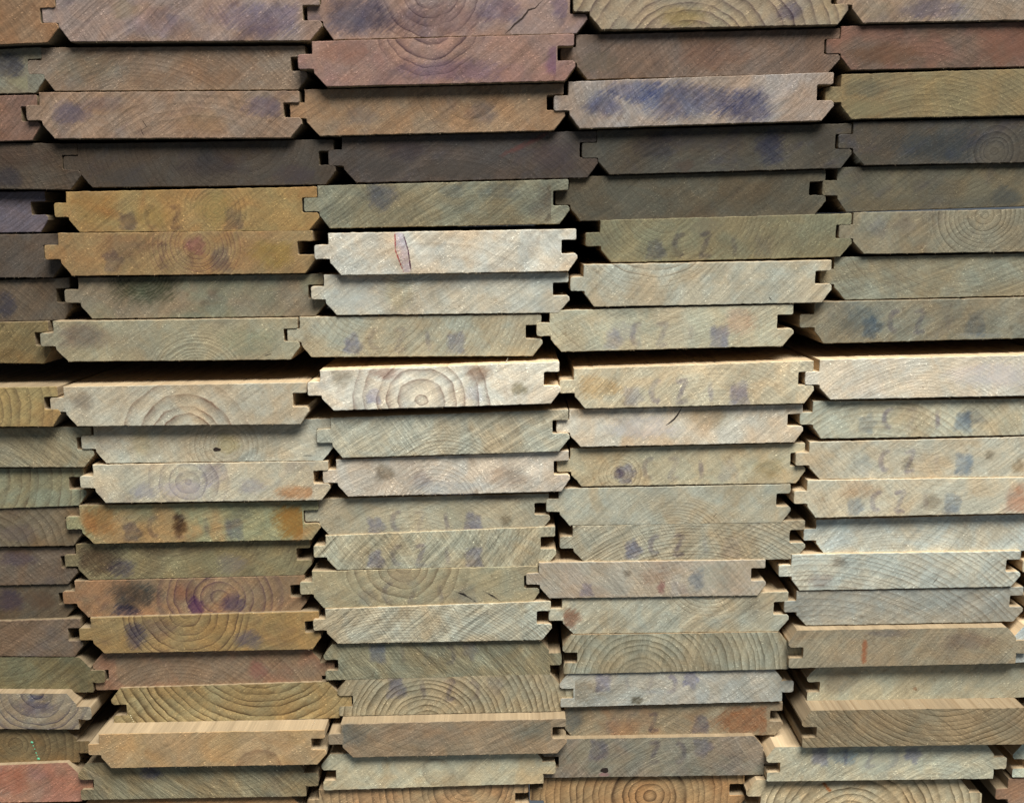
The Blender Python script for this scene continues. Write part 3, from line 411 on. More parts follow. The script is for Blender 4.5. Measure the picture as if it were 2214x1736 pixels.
    {"c":0,"r":12,"x":-290.77,"z":-169.35,"p":-3,"f":0,"q":[-62.98,62.98,20.07,-0.9,22.1,0.9],"col":[0.1855,0.1457,0.0975],"stain":0.3,"ang":37.8,"ring":[14.23,-2.75,4.5,0.35,0.0],"marks":[["stain",30.13,7.65,9.73,4.87,[0.1785,0.1396,0.1479],0.425]],"label":"purplish grey board with thin pale curved rings, ninth row up, far left"},
    {"c":1,"r":12,"x":-164.18,"z":-165.67,"p":-1,"f":0,"q":[-62.65,62.65,19.85,-1.17,22.57,1.17],"col":[0.3034,0.2954,0.178],"tb":[0.3952,0.2294,0.0997],"tba":0.75,"stain":0.35,"stamp":1,"ang":27.0,"marks":[["stain",-53.51,12.34,9.69,8.08,[0.3809,0.2188,0.0949],0.595],["stain",51.25,11.48,12.12,8.48,[0.4625,0.2276,0.0688],0.765],["stain",-10.76,9.76,3.64,6.06,[0.1049,0.0778,0.0457],0.68]],"label":"olive and rusty orange board with a dark ribbed patch, ninth row up, left of centre"},
    {"c":2,"r":12,"x":-41.37,"z":-161.21,"p":-2,"f":0,"q":[-60.66,60.66,18.68,-1.38,21.65,1.38],"col":[0.4341,0.4011,0.3041],"tb":[0.2755,0.2294,0.1691],"tba":0.3,"stamp":1,"ang":27.5,"marks":[["stain",11.27,10.99,7.29,6.48,[0.5785,0.5278,0.3581],0.51],["stain",35.24,20.38,12.95,2.43,[0.1769,0.1295,0.1046],0.51],["stain",38.52,6.71,3.24,3.24,[0.1952,0.1687,0.1219],0.51]],"label":"khaki board with a lilac block print and a dark scorched top right, ninth row up"},
    {"c":3,"r":12,"x":84.91,"z":-155.91,"p":-1,"f":0,"q":[-60.46,60.46,19.17,-0.94,21.71,0.94],"col":[0.4081,0.4026,0.3335],"fleck":0.5,"ang":39.5,"ring":[0.98,-14.65,1.8,0.4,40.4],"rc":1,"label":"pale khaki board with fine silvery arched rings, ninth row up, right of centre"},
    {"c":4,"r":12,"x":215.1,"z":-150.35,"p":2,"f":0,"q":[-61.84,61.84,18.88,-1.4,20.72,1.4],"col":[0.5507,0.5089,0.4055],"tb":[0.4913,0.4042,0.2847],"tba":0.5,"fleck":0.3,"stamp":4,"ang":36.1,"marks":[["stain",-34.77,14.0,9.64,4.82,[0.4875,0.3807,0.2716],0.595],["stain",47.33,8.1,6.43,8.03,[0.4694,0.2735,0.1892],0.595],["stain",3.25,7.25,4.82,4.02,[0.364,0.3007,0.216],0.5525]],"label":"cream board with orange tints and one tiny glittering knot, ninth row up, far right"},
    {"c":5,"r":12,"x":331.92,"z":-148.31,"p":-2,"f":0,"q":[-56.74,56.74,17.65,-1.48,20.57,1.48],"col":[0.4616,0.4178,0.3014],"ang":33.8,"label":"tan sliver of a board at the right rim"},
    {"c":0,"r":13,"x":-296.48,"z":-191.71,"p":-5,"f":0,"q":[-63.64,63.64,21.83,-1.39,21.83,1.39],"col":[0.1529,0.1158,0.0875],"stain":0.4,"ang":30,"marks":[["stain",33.6,15.28,8.96,4.07,[0.1071,0.0794,0.1127],0.425]],"label":"mauve brown board with faint diagonal streaks, eighth row up, far left"},
    {"c":1,"r":13,"x":-169.49,"z":-186.43,"p":-4,"f":0,"q":[-62.25,62.25,18.62,-1.58,21.23,1.58],"col":[0.2574,0.2158,0.1214],"tb":[0.1619,0.1243,0.0738],"tba":0.5,"stain":0.3,"fleck":1.0,"ang":30.9,"marks":[["stain",-51.14,9.47,13.82,8.13,[0.1275,0.0917,0.0604],0.68],["stain",-38.89,5.09,7.31,4.88,[0.1123,0.1025,0.1309],0.51],["stain",19.86,7.72,7.31,5.69,[0.3075,0.2712,0.2674],0.4675],["stain",-12.3,15.58,24.38,3.25,[0.1542,0.1201,0.078],0.34]],"label":"board fading from dark brown on the left to pale green, eighth row up"},
    {"c":2,"r":13,"x":-37.83,"z":-180.11,"p":-1,"f":0,"q":[-60.51,60.51,17.85,-1.13,22.92,1.13],"col":[0.4296,0.411,0.315],"saw":1.0,"stamp":1,"ang":47.5,"marks":[["stain",39.95,5.22,20.2,3.23,[0.5162,0.4846,0.3528],0.425]],"rc":1,"label":"khaki board with dense dark diagonal saw lines and two faint blue marks, eighth row up"},
    {"c":3,"r":13,"x":92.97,"z":-175.98,"p":-1,"f":0,"q":[-61.07,61.07,18.96,-0.91,22.21,0.91],"col":[0.375,0.3529,0.2777],"saw":0.9,"stamp":1,"ang":35.7,"ring":[1.59,-60.95,2.2,0.45,0.0],"label":"khaki board with golden diagonal grain and a grey-blue block, eighth row up, right of centre"},
    {"c":4,"r":13,"x":222.82,"z":-171.64,"p":-2,"f":0,"q":[-62.73,62.73,18.0,-0.99,21.42,0.99],"col":[0.5406,0.5866,0.5613],"ang":47.7,"label":"plain grey-green board with faint slanting grain and no print, eighth row up, far right"},
    {"c":0,"r":14,"x":-298.25,"z":-211.91,"p":-6,"f":0,"q":[-61.12,61.12,18.79,-1.0,21.04,1.0],"col":[0.1155,0.0925,0.0668],"stain":0.5,"ang":33.1,"marks":[["stain",27.81,12.16,7.34,6.53,[0.0881,0.0679,0.0993],0.51],["stain",43.88,12.16,9.79,4.9,[0.1666,0.1025,0.0689],0.51]],"label":"dark plum brown board, seventh row up, far left"},
    {"c":1,"r":14,"x":-172.29,"z":-207.86,"p":-4,"f":0,"q":[-61.53,61.53,19.5,-1.16,22.84,1.16],"col":[0.2609,0.181,0.114],"tb":[0.3525,0.181,0.0909],"tba":0.6,"stain":0.5,"ang":43.5,"rt":[0.0685,0.0252,0.0685],"ring":[15.84,10.22,4.800000000000001,0.5,42.26],"marks":[["stain",-30.38,11.55,13.0,8.13,[0.0675,0.0728,0.0667],0.68],["stain",-35.19,2.67,7.31,3.66,[0.0521,0.0562,0.0948],0.595],["stain",2.52,5.34,4.06,5.28,[0.1409,0.0663,0.1482],0.595],["stain",22.42,7.12,6.1,4.88,[0.0952,0.0728,0.1352],0.5525],["stain",-2.51,13.32,6.5,6.5,[0.186,0.1026,0.0824],0.425]],"label":"dark board with a violet and orange spiral knot right of centre, seventh row up"},
    {"c":2,"r":14,"x":-46.14,"z":-201.38,"p":-1,"f":0,"q":[-59.96,59.96,19.54,-1.19,22.59,1.19],"col":[0.3635,0.3316,0.2276],"tb":[0.4167,0.3256,0.2083],"tba":0.3,"stamp":1,"ang":26.0,"ring":[-11.64,22.85,5.1,0.5,42.01],"marks":[["stain",-10.09,16.74,12.12,4.85,[0.4946,0.3842,0.2581],0.51]],"slits":[[[14.0,9.03],[20.67,6.66],[27.34,2.25],1.292649201183772],[[30.72,8.68],[35.73,6.04],[40.32,2.69],1.292649201183772]],"label":"yellow-green board with two dark slanting slits on the right, seventh row up, middle column"},
    {"c":3,"r":14,"x":74.1,"z":-195.83,"p":0,"f":0,"q":[-59.9,59.9,19.21,-0.79,20.78,0.79],"col":[0.421,0.3753,0.3085],"tb":[0.4077,0.2984,0.2296],"tba":0.4,"fleck":0.5,"stamp":3,"ang":-50,"marks":[["stain",0.37,11.56,7.26,4.03,[0.3722,0.273,0.203],0.4675],["stain",5.1,5.44,2.02,3.23,[0.2762,0.1198,0.1311],0.51],["stain",35.32,11.56,16.13,8.06,[0.421,0.4724,0.3878],0.51],["stain",-12.98,13.3,2.26,2.02,[0.2225,0.182,0.1434],0.51],["stain",23.72,9.81,4.03,5.64,[0.1789,0.2074,0.2482],0.51]],"label":"pinkish tan board with blue patches and a notched pale right end, seventh row up"},
    {"c":4,"r":14,"x":208.02,"z":-191.18,"p":0,"f":0,"q":[-60.4,60.4,18.9,-1.23,20.97,1.23],"col":[0.4815,0.4968,0.4469],"tb":[0.3535,0.3163,0.2754],"tba":0.15,"fleck":0.5,"ang":40.7,"ring":[-46.31,-94.97,3.0,0.4,0.0],"marks":[["stain",-44.77,4.29,6.45,3.63,[0.3361,0.2801,0.2493],0.51],["stain",-34.54,14.74,4.03,2.42,[0.2126,0.1889,0.161],0.425]],"rc":1,"label":"pale green board with brown flecks at its left and slanting dark grain, seventh row up"},
    {"c":5,"r":14,"x":334.19,"z":-188.37,"p":-1,"f":0,"q":[-57.38,57.38,18.52,-1.51,21.51,1.51],"col":[0.5935,0.5935,0.4811],"ang":32.7,"label":"pale green sliver of a board tongue at the right rim, beside brown-flecked board"},
    {"c":0,"r":15,"x":-293.7,"z":-231.16,"p":-4,"f":0,"q":[-61.27,61.27,17.46,0.25,21.69,-0.25],"col":[0.175,0.136,0.1069],"stain":0.3,"saw":0.8,"ang":36.2,"label":"mauve board with a worn scratched face, sixth row up, far left"},
    {"c":1,"r":15,"x":-164.75,"z":-227.49,"p":-2,"f":0,"q":[-61.29,61.29,19.1,-1.31,22.92,1.31],"col":[0.2974,0.2134,0.1068],"tb":[0.391,0.2387,0.0904],"tba":0.5,"stain":0.35,"ang":27.0,"rt":[0.0685,0.0343,0.0296],"ring":[-10.02,22.21,4.5,0.55,48.57],"marks":[["stain",-37.81,8.84,5.26,7.69,[0.0728,0.065,0.0938],0.6375],["stain",22.92,7.05,7.29,4.86,[0.1854,0.1549,0.2103],0.51],["stain",-24.87,13.31,8.9,5.67,[0.189,0.1237,0.0963],0.425]],"label":"golden brown board with coarse rings hanging from its top edge, sixth row up"},
    {"c":2,"r":15,"x":-39.53,"z":-221.13,"p":0,"f":0,"q":[-60.12,60.12,18.61,-1.21,23.02,1.21],"col":[0.4659,0.4568,0.376],"saw":1.0,"ang":36.6,"ring":[-18.49,-65.02,1.7,0.4,0.0],"label":"pale green board with a cross of light saw marks, sixth row up, middle column"},
    {"c":3,"r":15,"x":86.94,"z":-216.29,"p":-1,"f":0,"q":[-60.32,60.32,19.11,-0.76,23.07,0.76],"col":[0.4204,0.4134,0.3393],"saw":0.7,"ang":39.0,"ring":[18.55,30.78,2.6,0.4,33.93],"marks":[["rust_stain",-55.86,7.88,5.25,5.66,[0.2765,0.1357,0.0865],0.6]],"label":"pale board with silvery swoosh grain and a rusty left tip, sixth row up"},
    {"c":4,"r":15,"x":211.8,"z":-211.13,"p":-1,"f":0,"q":[-60.41,60.41,18.34,-1.11,20.63,1.11],"col":[0.3433,0.3445,0.3113],"tb":[0.2833,0.2667,0.2305],"tba":0.5,"ang":33.1,"ring":[-49.29,-84.95,3.6,0.3,0.0],"label":"grey-green board with a brownish left half and diagonal grain, sixth row up, far right"},
    {"c":5,"r":15,"x":338.3,"z":-208.63,"p":-2,"f":0,"q":[-57.87,57.87,18.36,-1.54,21.4,1.54],"col":[0.3823,0.3823,0.3166],"ang":31.5,"label":"grey sliver of a board at the right rim, upper of two with open grooves"},
    {"c":0,"r":16,"x":-289.93,"z":-252.35,"p":-4,"f":1,"q":[-61.63,61.63,20.57,-0.79,20.57,0.79],"col":[0.1754,0.1613,0.0972],"stain":0.3,"saw":0.8,"ang":35.8,"label":"mossy grey board with coarse diagonal grain and a blue smudge, fifth row up, far left"},
    {"c":1,"r":16,"x":-165.29,"z":-249.71,"p":-5,"f":1,"q":[-61.62,61.62,19.66,-1.15,22.55,1.15],"col":[0.257,0.1798,0.1219],"tb":[0.3556,0.1445,0.0895],"tba":0.4,"ang":42.0,"marks":[["stain",26.93,10.02,4.89,4.89,[0.4698,0.169,0.1408],0.51]],"label":"reddish brown board with a small salmon streak, fifth row up, left of centre"},
    {"c":2,"r":16,"x":-40.16,"z":-241.92,"p":-2,"f":1,"q":[-60.55,60.55,18.25,-1.64,20.94,1.64],"col":[0.2639,0.2579,0.1863],"saw":1.0,"stamp":1,"ang":-48,"label":"grey-olive board with woven saw marks and blue smudges along the top, fifth row up"},
    {"c":3,"r":16,"x":88.4,"z":-237.66,"p":0,"f":1,"q":[-60.3,60.3,20.24,-1.49,22.11,1.49],"col":[0.3534,0.3435,0.2679],"ang":80,"rt":[0.0802,0.0648,0.0296],"ring":[-19.31,-4.21,3.4499999999999997,0.5,0.0],"marks":[["knot",-18.54,-0.59,8.87,8.16,[0.568,0.5123,0.3649],0.5]],"rc":1,"label":"olive board with fine arches round a pale half disc, fifth row up, right of centre"},
    {"c":4,"r":16,"x":207.84,"z":-231.97,"p":5,"f":1,"q":[-60.02,60.02,19.16,-1.43,21.09,1.43],"col":[0.3332,0.2836,0.2026],"tb":[0.2574,0.2001,0.1401],"tba":0.4,"ang":49.6,"marks":[["stain",33.95,13.86,12.77,4.79,[0.2262,0.1708,0.1386],0.425],["stain",-7.17,17.83,11.98,2.0,[0.2069,0.1849,0.1724],0.425]],"streak":[[-20.3,14.74],[-20.68,0.54],2.24,[0.4958,0.1959,0.1063]],"label":"brown board with a lit top face and an upright salmon streak, fifth row up"},
    {"c":5,"r":16,"x":325.78,"z":-229.65,"p":3,"f":1,"q":[-57.74,57.74,18.81,-1.55,21.86,1.55],"col":[0.5262,0.6377,0.72],"ang":35.5,"label":"whitish corner of a board at the right rim, beside the salmon streaked board"},
    {"c":0,"r":17,"x":-296.1,"z":-270.06,"p":2,"f":1,"q":[-61.28,61.28,20.09,0.0,20.09,0.0],"col":[0.3172,0.272,0.2094],"stain":0.4,"ang":31.3,"rt":[0.0423,0.0423,0.0908],"ring":[39.67,21.0,4.949999999999999,0.55,0.0],"marks":[["stain",38.91,11.91,9.64,4.02,[0.1377,0.129,0.1966],0.4675],["stain",39.44,18.28,4.82,2.41,[0.1159,0.129,0.1884],0.595]],"label":"grey board with blue-violet half rings below its top edge, fourth row up, far left"},
    {"c":1,"r":17,"x":-155.95,"z":-268.33,"p":-3,"f":1,"q":[-61.54,61.54,18.91,-2.27,23.02,2.27],"col":[0.3522,0.2867,0.1575],"ang":39.6,"rt":[0.0685,0.0395,0.0144],"ring":[19.78,47.64,4.35,0.7,0.0],"marks":[["stain",-11.76,12.22,24.33,4.87,[0.4063,0.3483,0.1885],0.34]],"beads":[[-52.62,3.19,0.41],[-52.18,2.08,0.41],[-51.73,0.97,0.32],[-51.3,-0.23,0.32],[-39.27,3.75,0.24]],"label":"honey coloured board with bold sweeping dark rings, fourth row up, left of centre"},
    {"c":2,"r":17,"x":-33.72,"z":-263.1,"p":-2,"f":1,"q":[-60.22,60.22,19.55,-1.52,22.55,1.52],"col":[0.3571,0.3113,0.2175],"tb":[0.3896,0.2859,0.1748],"tba":0.4,"stamp":2,"ang":46.3,"rt":[0.0685,0.0452,0.0176],"ring":[-13.05,-7.25,3.3000000000000003,0.6,0.0],"label":"golden board with fine dark rings arched like a rainbow, fourth row up, middle column"},
    {"c":3,"r":17,"x":86.47,"z":-257.07,"p":-1,"f":1,"q":[-59.83,59.83,17.18,-1.69,20.16,1.69],"col":[0.4544,0.4447,0.4056],"tb":[0.3568,0.3417,0.2818],"tba":0.4,"stamp":1,"ang":36.9,"marks":[["stain_spot",-18.66,1.97,3.07,2.46,[0.16,0.13,0.08],0.7],["stain",-49.44,7.45,10.5,7.27,[0.321,0.2777,0.2158],0.595]],"label":"pale grey-green board with one round brown spot, fourth row up, right of centre"},
    {"c":4,"r":17,"x":220.6,"z":-253.6,"p":0,"f":1,"q":[-60.58,60.58,17.88,-1.1,20.58,1.1],"col":[0.4301,0.4119,0.3155],"tb":[0.3081,0.2822,0.2175],"tba":0.4,"ang":41.9,"ring":[-2.68,5.83,2.8,0.25,7.26],"marks":[["knot",-2.68,5.83,1.13,1.04,[0.258,0.1244,0.0591],0.5],["stain",-44.12,9.92,12.09,7.26,[0.2896,0.2609,0.2037],0.51]],"label":"khaki board with a tiny round knot and pale left notch, fourth row up, far right"},
    {"c":5,"r":17,"x":344.34,"z":-251.2,"p":0,"f":1,"q":[-58.47,58.47,17.91,-1.58,21.02,1.58],"col":[0.3218,0.2817,0.2024],"ang":41.3,"label":"khaki sliver of a board at the right rim, above the rust brown corner"},
    {"c":0,"r":18,"x":-299.35,"z":-292.68,"p":0,"f":1,"q":[-62.08,62.08,19.74,-2.04,21.09,2.04],"col":[0.2017,0.1479,0.0784],"ang":30.5,"ring":[28.22,12.29,3.9000000000000004,0.4,0.0],"paint":[[37.16,13.41,0.89],[37.76,11.36,0.48],[38.29,9.5,0.4],[38.96,7.18,0.48],[39.34,5.59,0.4],[39.96,3.73,0.89]],"label":"brown board with a line of green paint spots, third row up, far left"},
    {"c":1,"r":18,"x":-160.96,"z":-288.32,"p":9,"f":0,"q":[-60.54,60.54,18.83,-1.01,21.28,1.01],"col":[0.4676,0.3247,0.1862],"tb":[0.4943,0.3127,0.144],"tba":0.5,"ang":36.4,"rt":[0.162,0.0578,0.0395],"ring":[23.85,-1.75,9.75,0.4,23.76],"label":"light tan board jutting out with a bright striped top face, third row up"},
    {"c":2,"r":18,"x":-31.63,"z":-283.64,"p":6,"f":0,"q":[-60.48,60.48,18.46,-1.24,21.46,1.24],"col":[0.3553,0.2634,0.1771],"tb":[0.2689,0.2158,0.1522],"tba":0.6,"saw":0.7,"ang":28.1,"ring":[-7.66,80.02,4.5,0.2,0.0],"marks":[["stain",-55.1,12.98,7.17,7.17,[0.2154,0.1994,0.1626],0.6375],["stain",47.33,14.81,13.55,6.37,[0.2591,0.2323,0.1809],0.595],["stain",-12.77,12.98,23.9,6.37,[0.3953,0.2588,0.1847],0.425]],"label":"brown board with a bright ribbed top face and grey ends, third row up, middle column"},
    {"c":3,"r":18,"x":88.0,"z":-277.47,"p":-3,"f":0,"q":[-59.63,59.63,17.32,-1.02,20.45,1.02],"col":[0.2956,0.2418,0.1661],"tb":[0.3402,0.2006,0.1142],"tba":0.7,"stamp":1,"ang":37.0,"marks":[["rust_stain",41.34,10.3,17.03,8.92,[0.3097,0.1389,0.0657],0.6],["stain",-54.92,10.3,5.68,8.11,[0.1717,0.1732,0.1515],0.595]],"label":"brown board turning bright rust orange at its right, third row up, right of centre"},
    {"c":4,"r":18,"x":216.4,"z":-274.29,"p":12,"f":1,"q":[-61.34,61.34,19.46,-1.09,21.25,1.09],"col":[0.2699,0.2115,0.1361],"tb":[0.2967,0.2376,0.1552],"tba":0.6,"stain":0.15,"ang":-35,"rt":[0.1022,0.0723,0.0296],"ring":[12.42,55.73,3.0,0.55,0.0],"label":"grey-brown board jutting out with a yellow striped top face, third row up, far right"},
    {"c":5,"r":18,"x":348.1,"z":-271.61,"p":3,"f":1,"q":[-58.52,58.52,18.51,-1.59,21.65,1.59],"col":[0.3271,0.2065,0.1111],"ang":43.5,"label":"rust brown corner at the right rim behind the yellow-topped board"},
    {"c":0,"r":19,"x":-298.39,"z":-313.25,"p":3,"f":1,"q":[-62.18,62.18,18.6,-0.93,23.87,0.93],"col":[0.4227,0.2426,0.1747],"tb":[0.4845,0.1619,0.1086],"tba":0.4,"ang":29.9,"marks":[["stain",23.57,13.15,10.42,8.82,[0.5607,0.1868,0.1179],0.40800000000000003],["stain",39.35,16.88,6.41,3.61,[0.3272,0.1713,0.163],0.2805]],"label":"reddish orange board with a pink-red stain, second row up, far left"},
    {"c":1,"r":19,"x":-173.84,"z":-308.96,"p":5,"f":1,"q":[-61.24,61.24,20.08,-0.98,22.12,0.98],"col":[0.3004,0.2621,0.1711],"stain":0.3,"saw":0.9,"fleck":0.6,"ang":-40,"marks":[["stain",-22.57,14.7,5.59,3.99,[0.1676,0.1583,0.2082],0.5525]],"label":"grey-brown board with scratchy diagonal grain and a long right tongue, second row up"},
    {"c":2,"r":19,"x":-42.99,"z":-303.52,"p":3,"f":1,"q":[-59.92,59.92,18.78,-1.92,21.56,1.92],"col":[0.5495,0.5112,0.3792],"ang":43.4,"ring":[2.29,9.02,13,0.35,18.44],"rc":1,"label":"pale green board with one soft round ring, second row up, middle column"},
    {"c":3,"r":19,"x":77.52,"z":-298.38,"p":1,"f":1,"q":[-60.09,60.09,21.14,-1.03,23.36,1.03],"col":[0.2681,0.2479,0.1946],"tb":[0.2818,0.1966,0.1606],"tba":0.4,"saw":0.8,"stamp":1,"ang":37.1,"hole":[-26.73,3.19,2.17,1.55],"marks":[["knot",-26.69,0.66,2.74,1.64,[0.5271151257058131,0.2788942634768104,0.2788942634768104],0.8]],"label":"grey-brown board with a small pink knot hole at its lower edge, second row up"},
    {"c":4,"r":19,"x":199.09,"z":-296.52,"p":8,"f":1,"q":[-61.0,61.0,18.73,-0.79,20.38,0.79],"col":[0.5575,0.5377,0.4184],"tb":[0.4629,0.4087,0.3009],"tba":0.35,"stain":0.25,"saw":0.7,"stamp":1,"ang":32.1,"marks":[["stain",2.62,11.4,23.81,6.35,[0.6829,0.7145,0.6185],0.51],["stain",-20.36,13.23,7.14,3.97,[0.3264,0.4024,0.49],0.595]],"label":"pale grey-green board with a blue streaked patch left of centre, second row up, far right"},
    {"c":5,"r":19,"x":332.57,"z":-296.43,"p":3,"f":1,"q":[-59.01,59.01,17.24,-1.61,20.43,1.61],"col":[0.6548,0.7199,0.6196],"ang":35.8,"label":"notched grey-green corner of a board at the right rim"},
    {"c":0,"r":20,"x":-303.04,"z":-337.16,"p":-3,"f":1,"q":[-63.19,63.19,19.38,0.0,20.18,0.0],"col":[0.2187,0.1349,0.0571],"ang":36.8,"label":"dark brown board mostly cut off by the lower edge, bottom row, far left"},
    {"c":1,"r":20,"x":-175.67,"z":-331.19,"p":3,"f":1,"q":[-60.39,60.39,19.63,-1.05,21.71,1.05],"col":[0.4033,0.2427,0.1183],"ang":40.6,"label":"dull brown board cut off by the lower edge, bottom row, left of centre"},
    {"c":2,"r":20,"x":-48.6,"z":-325.43,"p":1,"f":0,"q":[-57.56,57.56,18.78,-1.43,21.88,1.43],"col":[0.501,0.3497,0.1997],"tb":[0.4763,0.2566,0.1287],"tba":0.5,"ang":34.3,"ring":[24.02,20.38,4.5,0.6,0.0],"label":"orange-brown board with coarse rings cut off by the lower edge, bottom row, middle column"},
    {"c":3,"r":20,"x":72.56,"z":-321.7,"p":-1,"f":0,"q":[-55.63,55.63,20.44,-1.67,22.8,1.67],"col":[0.4316,0.2828,0.147],"tb":[0.4279,0.227,0.102],"tba":0.5,"ang":33.6,"rt":[0.0513,0.0252,0.0144],"ring":[3.43,10.23,4.050000000000001,0.6,0.0],"label":"orange board with dense upright rings cut off by the lower edge, bottom row"},
    {"c":4,"r":20,"x":189.35,"z":-319.55,"p":5,"f":1,"q":[-60.52,60.52,20.64,-0.47,20.92,0.47],"col":[0.5792,0.4887,0.3318],"ang":39.5,"rt":[0.0685,0.0423,0.0144],"ring":[-4.69,-4.73,4.949999999999999,0.6,0.0],"streak":[[-19.82,19.71],[-15.66,14.1],1.44,[0.7055,0.2389,0.078]],"label":"tan board with large even arches cut off by the lower edge, bottom row, far right"},
    {"c":5,"r":20,"x":331.51,"z":-317.92,"p":2,"f":0,"q":[-59.52,59.52,18.35,-1.64,21.59,1.64],"col":[0.3444,0.2147,0.1454],"ang":30.8,"label":"orange-brown board corner with a tongue at the lower right of the pile, bottom row"},
    {"c":4,"r":21,"x":323.48,"z":-343.81,"p":-6,"f":0,"q":[-183.85,183.85,16.29,-5.1,26.35,5.1],"col":[0.3271,0.2865,0.1985],"ang":38.3,"label":"lowest board under the tan board with even arches, bottom corner, far right"},  # filler board added below the view to stop light leaking through
    {"c":5,"r":21,"x":455.42,"z":-340.88,"p":-6,"f":0,"q":[-183.48,183.48,16.07,-5.09,26.11,5.09],"col":[0.3271,0.2865,0.1985],"ang":42.2,"label":"lowest board under the orange-brown board with a tongue, bottom corner, right rim"},  # second added filler, shuts off light at the lower right corner
]


LEDGES = {(1, 18): (9, 60), (2, 18): (6, 45), (4, 18): (9, 60), (4, 16): (5, 40), (1, 9): (8, 35), (2, 9): (8, 35), (3, 9): (6, 35), (4, 9): (6, 30), (0, 9): (6, 15), (0, 17): (4, 12)}


def smooth_noise(a, b):
    return mnoise.noise(Vector((a, b, 0.37)))


def profile(bd, rng):
    """Outline of body and tongue in unit form: u from the tongue-side edge (mm), v 0..1 of the thickness."""
    q = bd['q']
    xl, xr = q[0], q[1]
    h = ((q[2] - q[3]) + (q[4] - q[5])) / 2
    j = lambda a: rng.uniform(-a, a)
    W = xr - xl
    g0, g1 = 0.43 + j(.012), 0.75 + j(.012)
    t0, t1 = 0.385 + j(.012), 0.72 + j(.012)
    gd = (0.36 + j(.02)) * h
    tl = (0.33 + j(.02)) * h
    cl, cr = (0.28 + j(.03)) * h, (0.20 + j(.03)) * h
    k = 0.03 * h
    rd = 0.025
    body = [(0.0, 1.0, 0), (W * .5, 1.0, 0), (W - .02 * h, 1.0, 0), (W, 1 - .02, 0), (W, g1 + rd, 0), (W - rd * h, g1, 0), (W - gd + .02 * h, g1, 0),
            (W - gd, g1 - rd, 0), (W - gd, g0 + rd, 0), (W - gd + .02 * h, g0, 0), (W + k - .05 * h, g0, 0),
            (W + k, g0 - .05, 0), (W + k + .005 * h, 0.30, 0), (W - cr, 0.0, 0), (W * .5, 0.0, 0), (cl, 0.0, 0), (k, 0.30, 0),
            (k, t0, 1), (0.0, t1, 1)]
    tongue = [(0.0, t1, 1), (k, t0, 1), (-tl + .045 * h, t0, 0), (-tl + .01 * h, t0 + .02, 0), (-tl, t0 + .06, 0),
              (-tl, t1 - .06, 0), (-tl + .01 * h, t1 - .02, 0), (-tl + .045 * h, t1, 0)]
    return body, tongue, W, h


def make_piece(name, bd, pts, W, parent, ragged, seed):
    q = bd['q']
    flip = bd['f']
    bow = bd['bow']

    def to_xz(u, v):
        if flip:
            u, v = W - u, 1 - v
        s = u / W
        top = q[2] + (q[4] - q[2]) * s
        bot = q[3] + (q[5] - q[3]) * s
        return q[0] + u, bot + (top - bot) * v + bow * math.sin(max(0.0, min(1.0, s)) * math.pi)
    out = []
    n = len(pts)
    closed_front = []
    for i in range(n):
        u0, v0, s0 = pts[i]
        u1, v1, s1 = pts[(i + 1) % n]
        a = Vector(to_xz(u0, v0))
        b = Vector(to_xz(u1, v1))
        L = (b - a).length
        seam = bool(s0 and s1)
        out.append((a.x, a.y, bool(s0), seam))
        if not seam and L > 2.4:
            m = int(L / 1.3)
            nr = Vector((b.y - a.y, -(b.x - a.x))).normalized()
            for k in range(1, m):
                t = k / m
                p = a.lerp(b, t)
                d = smooth_noise(p.x * .35 + seed, p.y * .35) * 0.17 + smooth_noise(p.x * 1.7 + seed, p.y * 1.7 + 9) * ragged
                if rng_fuzz.random() < 0.05:
                    d += rng_fuzz.choice((-1, 1)) * rng_fuzz.uniform(0.05, 0.25)
                p = p + nr * d
                out.append((p.x, p.y, False, False))
    if flip:
        out.reverse()
        # after reversing, a seam edge flag belongs to the other end
        n2 = len(out)
        out = [(x, z, s, out[(i + 1) % n2][3]) for i, (x, z, s, e) in enumerate(out)]
    n = len(out)
    bev = 0.28
    tx, tz = bd['tilt']
    verts, faces, mats = [], [], []
    front, rim, back = [], [], []

    def fy(x, z):
        return (tx * x + tz * z) * 0.01
    for i in range(n):
        x, z, s, e = out[i]
        px, pz = out[i - 1][:2]
        nx, nz = out[(i + 1) % n][:2]
        d = Vector((nx - px, nz - pz))
        if d.length < 1e-6:
            d = Vector((1, 0))
        d.normalize()
        inn = Vector((d.y, -d.x))  # inward for a clockwise outline
        b = 0.0 if s else bev * (0.8 + 0.5 * abs(smooth_noise(x * .8 + seed, z * .8 + 4)))
        front.append(len(verts))
        verts.append((x + inn.x * b, fy(x, z), z + inn.y * b))
        if s:
            rim.append(front[-1])
        else:
            rim.append(len(verts))
            verts.append((x, fy(x, z) + b, z))
    mid = []
    for i in range(n):
        x, z, s, e = out[i]
        back.append(len(verts))
        verts.append((x, LENGTH, z))
    faces.append(list(front)[::-1])
    mats.append(0)
    for i in range(n):
        j = (i + 1) % n
        if out[i][3]:
            continue
        f = [front[i], front[j], rim[j], rim[i]]
        f2 = []
        for v in f:
            if v not in f2:
                f2.append(v)
        if len(f2) >= 3:
            faces.append(f2)
            mats.append(0)
        faces.append([rim[i], rim[j], back[j], back[i]])
        mats.append(1)
    faces.append(list(back))
    mats.append(1)
    me = bpy.data.meshes.new(name)
    me.from_pydata([(a * S, b * S, c * S) for a, b, c in verts], [], faces)
    me.materials.append(M_END)
    me.materials.append(M_SIDE)
    for p, mi in zip(me.polygons, mats):
        p.material_index = mi
    me.update()
    o = bpy.data.objects.new(name, me)
    scene.collection.objects.link(o)
    o.parent = parent
    return o, fy


